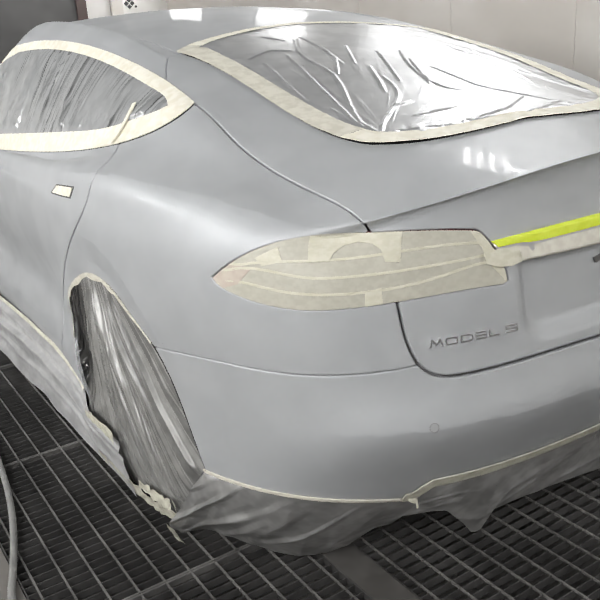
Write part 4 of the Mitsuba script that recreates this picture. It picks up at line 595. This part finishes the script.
add('wheel_masking', grid_mesh(P), 'film_wheel', True, uv=uvw)
in_arch = FT['arch'][6:40]
wav = .017 + .006 * np.sin(np.arange(len(in_arch)) * 1.9) * (np.arange(len(in_arch)) < 24) - .010 * np.clip((np.arange(len(in_arch)) - 22) / 8, 0, 1)
tape_piece('wheel_masking__tape_strip', ribbon(in_arch, .002, wav).union(ribbon(in_arch, .002, -wav)).intersection(arch.buffer(-.006)), 'tape_grey', off=.003, depth=.002, bump=wr(61, .004))
def flake(key, pts3, bsdf, seed=0, nx=12, ny=6, curl=.006):
    """A loose strip of tape or film through the given centre points (x, y, z, half width direction)."""
    c = np.array([p[:3] for p in pts3]); w = np.array([p[3:6] for p in pts3]); tt = np.linspace(0, 1, nx); k = np.linspace(0, 1, len(c))
    C = np.stack([np.interp(tt, k, c[:, i]) for i in range(3)], -1); W = np.stack([np.interp(tt, k, w[:, i]) for i in range(3)], -1)
    q = np.linspace(-1, 1, ny); Pq = C[:, None] + W[:, None] * q[None, :, None]
    nn = meshkit.noise(Pq * 60, seed)[..., None] - .5
    add(num(key), grid_mesh(Pq + nn * curl), bsdf, True)
flake('wheel_masking__tape_flake', [(-1.026, 1.325, .192, 0, 0, .013), (-1.030, 1.18, .210, 0, .004, .015), (-1.030, 1.035, .216, .003, .01, .018)], 'tape_hem', 1)
flake('wheel_masking__tape_flake', [(-1.004, 1.32, .028, -.006, 0, .018), (-.999, 1.16, .036, -.008, 0, .024), (-.993, .98, .040, -.008, 0, .028), (-.976, .865, .040, -.008, 0, .026), (-.945, .79, .030, -.010, 0, .020)], 'tape_hem', 2, 40, 8, .008)
flake('wheel_masking__tape_flake', [(-.995, .955, .085, 0, 0, .014), (-.996, .84, .105, 0, .004, .016), (-.985, .735, .118, .003, .008, .015)], 'tape_hem', 3, 16, 6, .010)
flake('wheel_masking__tape_flake', [(-.972, .79, .236, 0, .002, .008), (-.965, .735, .240, 0, .002, .009), (-.955, .690, .245, 0, .004, .010)], 'tape', 4)
flake('bumper_masking__tape_flake', [(-.985, .775, .034, -.004, .006, .004), (-.984, .735, .024, -.008, .008, .006), (-.980, .695, .014, -.008, .006, .004)], 'tape_hem', 5)
flake('bumper_masking__tape_flake', [(-.975, .745, .120, 0, .010, .008), (-.972, .730, .105, 0, .012, .010)], 'tape', 6)
flake('bumper_masking__tape_flake', [(-.625, .125, .310, .001, 0, .003), (-.606, .118, .302, .002, 0, .005), (-.604, .116, .286, .003, 0, .002)], 'tape_hem', 7)

label('wheel_masking', 'clear grey plastic sheet gathered over the left rear wheel and taped round its arch', 'masking film')

# ------------------------------------------------------------------ sheet along the sill
sl = np.array([(-1.016, 1.02, .205), (-1.018, 1.20, .200), (-1.012, 1.33, .182), (-.990, 1.43, .168), (-.970, 1.50, .172), (-.958, 1.559, .193), (-.958, 1.72, .222), (-.960, 1.884, .238), (-.960, 2.05, .232), (-.960, 2.257, .228), (-.958, 2.6, .205), (-.958, 2.93, .182), (-.958, 3.5, .172)])
NS, NT = 280, 60
s = np.linspace(0, 1, NS); yy = 1.03 + 2.47 * s
top = np.stack([np.interp(yy, sl[:, 1], sl[:, 0]), yy, np.interp(yy, sl[:, 1], sl[:, 2])], -1)
bot = np.stack([np.interp(yy, [1.0, 1.2, 1.48, 1.9, 2.64, 3.5], [-.994, -.998, -1.004, -1.012, -1.046, -1.07]) + .012 * (meshkit.noise(np.c_[yy * 6, yy * 0, yy * 0], 4) - .5), yy - .02, .006 + 0 * yy], -1)
tt = np.linspace(0, 1, NT); S2, T2 = np.meshgrid(s, tt, indexing='ij')
P = top[:, None] * (1 - T2[..., None]) + bot[:, None] * T2[..., None]
Y2 = P[..., 1]
r3 = np.exp(-((T2 - .66) / .05) ** 2)
r1 = np.exp(-((T2 - .42 - .10 * (meshkit.noise(np.stack([Y2 * 2.2, Y2 * 0, Y2 * 0], -1), 2) - .5)) / .09) ** 2); r2 = np.exp(-((T2 - .16) / .06) ** 2)
k_ = smooth01((Y2 - 1.25) / .3) * .75 + .25
P[..., 0] -= .020 * r1 * k_ + .009 * r2 + .006 * r3 + .014 * (meshkit.fbm(np.stack([Y2 * 7, T2 * 3, Y2 * 0], -1), 3, 2) - .5) * np.sin(np.pi * T2)
P[..., 2] += .010 * r1 * k_ - .02 * np.sin(np.pi * T2) * (1 - r1) * .5
add('sill_masking', grid_mesh(P), 'film_sill', True)
tq = np.linspace(1.52, 3.5, 90); tl = np.stack([np.interp(tq, sl[:, 1], sl[:, 0]) - .004, tq, np.interp(tq, sl[:, 1], sl[:, 2])], -1)
prof = np.array([(.006, .006), (-.001, .005), (-.005, 0), (-.005, -.004), (-.001, -.008)])
Pt = tl[:, None] + np.stack([np.broadcast_to(prof[:, 0], (90, 5)), np.zeros((90, 5)), np.broadcast_to(prof[:, 1], (90, 5))], -1)
add('sill_masking__tape_strip', grid_mesh(Pt), 'tape_grey', True)
label('sill_masking', 'whitish plastic sheet hanging from the taped left sill down to the grating', 'masking film')

# ------------------------------------------------------------------ sheet under the bumper
bl = bottom_line[:-1]; TB = surf(bl[:, 0], bl[:, 1]) + normal(bl[:, 0], bl[:, 1]) * .002
hem = np.array([(-.962, .80, .008), (-.935, .765, .006), (-.885, .735, .006), (-.846, .664, .006), (-.818, .595, .006), (-.777, .514, .006), (-.738, .458, .006), (-.67, .425, .008), (-.625, .39, .03), (-.587, .33, .099), (-.547, .30, .114), (-.544, .26, .156), (-.494, .20, .183), (-.458, .18, .181), (-.381, .20, .098), (-.345, .21, .050), (-.328, .21, .044), (-.319, .20, .055), (-.303, .18, .116), (-.231, .17, .123), (-.082, .17, .110), (.119, .16, .096), (.40, .20, .09)])
mir = TB[::-1][:24] * [-1, 1, 1]; TB = np.vstack([TB, mir[1:]])
TB = TB[(TB[:, 0] < .42)]
tx = TB[:, 0]; 
# corresponding points: along both edges by length, tied at the corner and at the centre
def along(L): d = np.r_[0, np.cumsum(np.linalg.norm(np.diff(L, axis=0), axis=1))]; return d
dt, dh = along(TB), along(hem)
kt = [0, dt[np.argmin(np.abs(TB[:, 0] + .83))], dt[np.argmin(np.abs(TB[:, 0] + .587))], dt[np.argmin(np.abs(TB[:, 0] + .33))], dt[-1]]
kh = [0, dh[5], dh[9], dh[16], dh[-1]]
NS, NT = 300, 50
qs = np.linspace(0, 1, NS); K = [0, .25, .5, .66, 1]
a = np.stack([np.interp(np.interp(qs, K, kt), dt, TB[:, k]) for k in range(3)], -1); b = np.stack([np.interp(np.interp(qs, K, kh), dh, hem[:, k]) for k in range(3)], -1)
T2 = np.broadcast_to(np.linspace(0, 1, NT), (NS, NT)); S2 = np.broadcast_to(qs[:, None], (NS, NT))
P = a[:, None] * (1 - T2[..., None]) + b[:, None] * T2[..., None]
od = np.stack([np.interp(qs, [0, .3, .5, 1], [-.9, -.75, -.3, 0]), np.interp(qs, [0, .3, .5, 1], [-.4, -.65, -.95, -1]), 0 * qs], -1)
fo = meshkit.fbm(np.stack([S2 * 10, T2 * 2.2, S2 * 0], -1), 3, 14) - .5; fr = np.exp(-((meshkit.noise(np.stack([S2 * 14 + T2 * 2, T2 * 1.6 + S2 * 5, S2 * 0], -1), 5) - .5) / .10) ** 2)
amp = np.sin(np.pi * np.clip(T2 * .9, 0, 1)) ** .7
left = np.clip(1.2 - S2 * 2.2, .25, 1)
P = P + od[:, None] * (amp * (.030 * left + .055 * fo * left + .018 * fr * left))[..., None]
P[..., 2] = np.maximum(P[..., 2], .004)
add('bumper_masking', grid_mesh(P), 'film_bumper', True)
for nm, L, w0, w1, m, off in (('tape_strip', FT['bottom1'], -.001, -.009, 'tape_grey', .004), ('tape_strip', cat([FT['bottom2'], FT['bottom3'][1:], [(0, FT['bottom3'][-1][1])]]), -.001, -.034, 'tape_hem', .006)):
    pol = ribbon(L, w0, w1)
    V, F, N = panel(pol, du=.05, dv=.05, off=off, depth=.003, rnd=.001, bump=wr(70, .002), skip=False)
    add_arrays(num('bumper_masking__tape_strip'), V, F, m, N)
label('bumper_masking', 'grey plastic sheet taped under the rear bumper and hanging to a ragged hem', 'masking film')

# ------------------------------------------------------------------ floor: grates over a pit
RG = T().rotate([0, 0, 1], .8)
def gbox(key, x0, x1, y0, y1, z0, z1, m):
    add(key, bx(x0, x1, y0, y1, z0, z1), m); scene[key]['to_world'] = RG
GW = .712
rod = mikit.ply(bx(-.0026, .0026, 0, .908, -.006, 0), 'steel_rod'); barx = mikit.ply(bx(0, GW, -.0014, .0014, -.024, -.0012), 'steel_bar'); endb = mikit.ply(bx(0, GW, -.0030, .0030, -.02, -.0004), 'steel_rod')
sideb = mikit.ply(bx(-.002, .002, 0, .908, -.030, -.0004), 'steel_bar')
barw = {1: barx, 2: mikit.ply(bx(0, 1.0, -.0014, .0014, -.024, -.0012), 'steel_bar')}; endw = {1: endb, 2: mikit.ply(bx(0, 1.0, -.0030, .0030, -.02, -.0004), 'steel_rod')}
def grate(x0, y0, first, wide=1):
    k = num('floor__grate_panel')
    M = lambda x, y: RG @ T().translate([x, y, 0])
    scene[k] = {**sideb, 'to_world': M(x0 + .002, y0 + .002)}
    scene[k + '__side_bar'] = {**sideb, 'to_world': M(x0 + (.712 if wide == 1 else 1.0), y0 + .002)}
    for i in range(10 if wide == 1 else 14): scene[num(k + '__rod')] = {**rod, 'to_world': M(first + .0721 * i, y0 + .002)}
    for j in range(1, 26): scene[num(k + '__flat_bar')] = {**barw[wide], 'to_world': M(x0, y0 + j * .912 / 26)}
    for j in (.0046, .9074): scene[num(k + '__end_bar')] = {**endw[wide], 'to_world': M(x0, y0 + j)}
for kk in range(-2, 4): grate(-1.391, .602 + .912 * kk, -1.3581)
for kk in range(-2, 3): grate(-.585, .602 + .912 * kk, -.549, 2)
gbox('floor__beam', -.677, -.587, -1.3, 4.3, -.12, .001, 'steel_plate')
gbox('floor__plate', -4.3, -1.394, -5.8, 8.2, -.03, .0005, 'floor_plate')
gbox('floor__plate_001', .419, 2.9, -5.8, 8.2, -.03, .0005, 'steel_plate')
gbox('floor__plate_002', -1.394, .419, 4.252, 8.2, -.03, .0005, 'steel_plate')
gbox('floor__plate_003', -1.394, .419, -5.8, -1.224, -.03, .0005, 'steel_plate')
gbox('floor', -1.45, .5, -1.4, 4.5, -1.05, -1.0, 'pit_concrete')
label('floor', kind='structure')
for q, (x0, x1, y0, y1) in enumerate(((-1.45, -1.394, -1.4, 4.4), (.419, .48, -1.4, 4.4), (-1.45, .48, 4.252, 4.31), (-1.45, .48, -1.29, -1.224))): gbox(num('floor__pit_wall'), x0, x1, y0, y1, -1.0, -.03, 'pit_concrete')

# ------------------------------------------------------------------ room
def wall(key, panels, seam, plane):
    """A wall of sheet panels with narrow joints over a backing."""
    add(key, plane, 'wall_seam'); label(key, kind='structure')
    for p, m in panels: add(num(key + '__panel'), p, m)
wall('wall_right', [(bx(XR, XR + .03, y + .0012, y + .9988, z0, z1), m) for y in np.arange(YB + .2, YF - .3, 1.0) for z0, z1, m in ((0, 1.997, 'wall_beige'), (2.003, ZT, 'wall_white'))], 0, bx(XR + .012, XR + .06, YB, YF, 0, ZT))
wall('wall_left', [(bx(XL - .03, XL, y + .0012, y + .9988, z0, z1), m) for y in np.arange(YB, YF - .3, 1.0) for z0, z1, m in ((0, 1.997, 'wall_beige'), (2.003, ZT, 'wall_white'))], 0, bx(XL - .06, XL - .012, YB, YF, 0, ZT))
wall('wall_front', [(bx(a + .003, b - .003, YF, YF + .03, z0, z1), m) for z0, z1, m in ((0, 1.997, 'wall_white'), (2.003, ZT, 'wall_upper_grey')) for a, b in ((-4.2, -3.2), (-3.2, -2.2), (-2.2, -1.2), (-1.2, -.22), (1.22, 1.497), (1.503, 2.15))] + [(bx(-.22, 1.22, YF, YF + .03, 2.35, ZT), 'wall_upper_grey')], 0, bx(XL, XR, YF + .012, YF + .06, 0, ZT))
add('wall_front__pillar', bx(1.50, 1.62, YF - .05, YF + .03, 0, ZT), 'wall_beige')
wall('wall_back', [(bx(x + .003, x + .977, YB - .03, YB, 0, ZT), 'wall_back_grey') for x in np.arange(XL, XR - .5, .98)], 0, bx(XL, XR, YB - .06, YB - .012, 0, ZT))
add('ceiling', bx(XL - .06, XR + .06, YB - .06, YF + .06, ZT, ZT + .05), 'ceiling_grey'); label('ceiling', kind='structure')
add('door_1', bx(-.10, 1.12, YF - .035, YF - .005, 0, 2.28), 'door_grey'); label('door_1', kind='structure')
add('door_1__jamb', bx(-.22, -.10, YF - .06, YF, 0, 2.35), 'door_frame_grey'); add('door_1__jamb_001', bx(1.12, 1.22, YF - .07, YF, 0, 2.35), 'door_frame_dark'); add('door_1__lintel', bx(-.10, 1.12, YF - .06, YF, 2.28, 2.35), 'door_frame_grey'); add('door_1__stile', bx(.06, .10, YF - .05, YF - .03, 0, 2.28), 'door_frame_grey')
sg = Polygon([(.07, 0), (0, .07), (-.07, 0), (0, -.07)])
for q, (ax, az) in enumerate(((-.033, 0), (.033, 0), (0, .033), (0, -.033))):
    d = Polygon([(.026, 0), (0, .026), (-.026, 0), (0, -.026)]); m = trimesh.creation.extrude_polygon(d, .003, engine='earcut')
    m.vertices = np.c_[m.vertices[:, 0] + 1.71 + ax, YF - .003 - m.vertices[:, 2], m.vertices[:, 1] + 1.645 + az]; add(num('wall_sign__square'), m, 'black_plastic')
add('wall_sign', bx(1.625, 1.80, YF - .003, YF + .001, 1.55, 1.74), 'wall_white')
add('wall_sign__dot', trimesh.creation.icosphere(2, .012).apply_translation((1.782, YF - .004, 1.612)), 'black_plastic')
label('wall_sign', 'small pale plate with four dark squares on the front wall beside the pillar', 'sign')

# the hanging light: a tray with four bare tubes on two wires
M = T().translate(list(TUBE_LIGHT)).rotate([0, 0, 1], -52)
tray = trimesh.util.concatenate([bx(-.13, .13, -.36, .36, .03, .042), bx(-.12, -.11, -.36, .36, -.02, .03), bx(.11, .12, -.36, .36, -.02, .03), bx(-.11, .11, -.36, -.35, -.02, .03), bx(-.11, .11, .35, .36, -.02, .03)])
scene['tube_light'] = {**mikit.ply(tray, 'fixture_white'), 'to_world': M}
tm = trimesh.creation.cylinder(.006, .58, sections=14); tm.apply_transform(trimesh.transformations.rotation_matrix(np.pi / 2, (1, 0, 0)))
for q in range(4):
    scene['tube_light__tube' + (f'_{q:03d}' if q else '')] = {**mikit.ply(tm, 'fixture_white', 40), 'to_world': M @ T().translate([(q - 1.5) * .062, (q - 1.5) * .045, 0]), 'emitter': {'type': 'area', 'radiance': {'type': 'rgb', 'value': [TUBE_POWER, TUBE_POWER * .995, TUBE_POWER * .985]}}}
for q, yy_ in enumerate((-.3, .3)): scene['tube_light__wire' + (f'_{q:03d}' if q else '')] = {**mikit.ply(trimesh.creation.cylinder(.003, ZT - TUBE_LIGHT[2] - .05, sections=6).apply_translation((0, yy_, (ZT - TUBE_LIGHT[2]) / 2 + .02)), 'chrome'), 'to_world': M}
label('tube_light', 'hanging white light tray with four bare tubes near the right wall', 'light')
box_d = mikit.ply(trimesh.util.concatenate([bx(0, .04, -1.08, 1.08, -.48, .48), bx(-.03, 0, -1.08, -1.05, -.48, .48), bx(-.03, 0, 1.05, 1.08, -.48, .48), bx(-.03, 0, -1.05, 1.05, .45, .48), bx(-.03, 0, -1.05, 1.05, -.48, -.45)]), 'fixture_white')
cover_d = mikit.ply(bx(-.02, -.005, -1.05, 1.05, -.45, .45), 'fixture_white')
BOX_LABELS = ['long light box on the right wall beside the boot of the car', 'short light box on the right wall beside the bonnet of the car', 'short light box on the right wall nearest the front wall',
              'long light box on the left wall beside the boot of the car', 'long light box on the left wall beside the rear door of the car', 'long light box on the left wall beside the bonnet of the car', 'bright high light box on the left wall near the back wall', 'high light box on the right wall near the back wall']
for n, (sd, y, z, pw, ln) in enumerate(PANELS):
    k = num('light_box'); M = T().translate([XR - .041 if sd > 0 else XL + .041, y, z]).rotate([0, 0, 1], 0 if sd > 0 else 180).scale([1, ln, 1])
    scene[k] = {**box_d, 'to_world': M}
    scene[k + '__cover'] = {**cover_d, 'to_world': M, 'emitter': {'type': 'area', 'radiance': {'type': 'rgb', 'value': [PANEL_POWER * pw, PANEL_POWER * pw * .995, PANEL_POWER * pw * .985]}}}
    label(k, BOX_LABELS[n], 'light', 'light boxes along the booth walls')
# hose
hp = np.array([(-1.28, 1.75, .012), (-1.300, 1.50, .012), (-1.317, 1.316, .012), (-1.343, 1.142, .012), (-1.377, .985, .012), (-1.413, .849, .012), (-1.435, .767, .012), (-1.45, .6, .012), (-1.44, .3, .012), (-1.40, 0, .012)])
kk = np.linspace(0, 1, len(hp)); cs = [PchipInterpolator(kk, hp[:, q]) for q in range(3)]
add('hose', tube(np.stack([c(np.linspace(0, 1, 90)) for c in cs], -1), .0105, 12), 'hose_rubber', True)
label('hose', 'thin grey rubber hose lying over the left edge of the grating', 'hose')
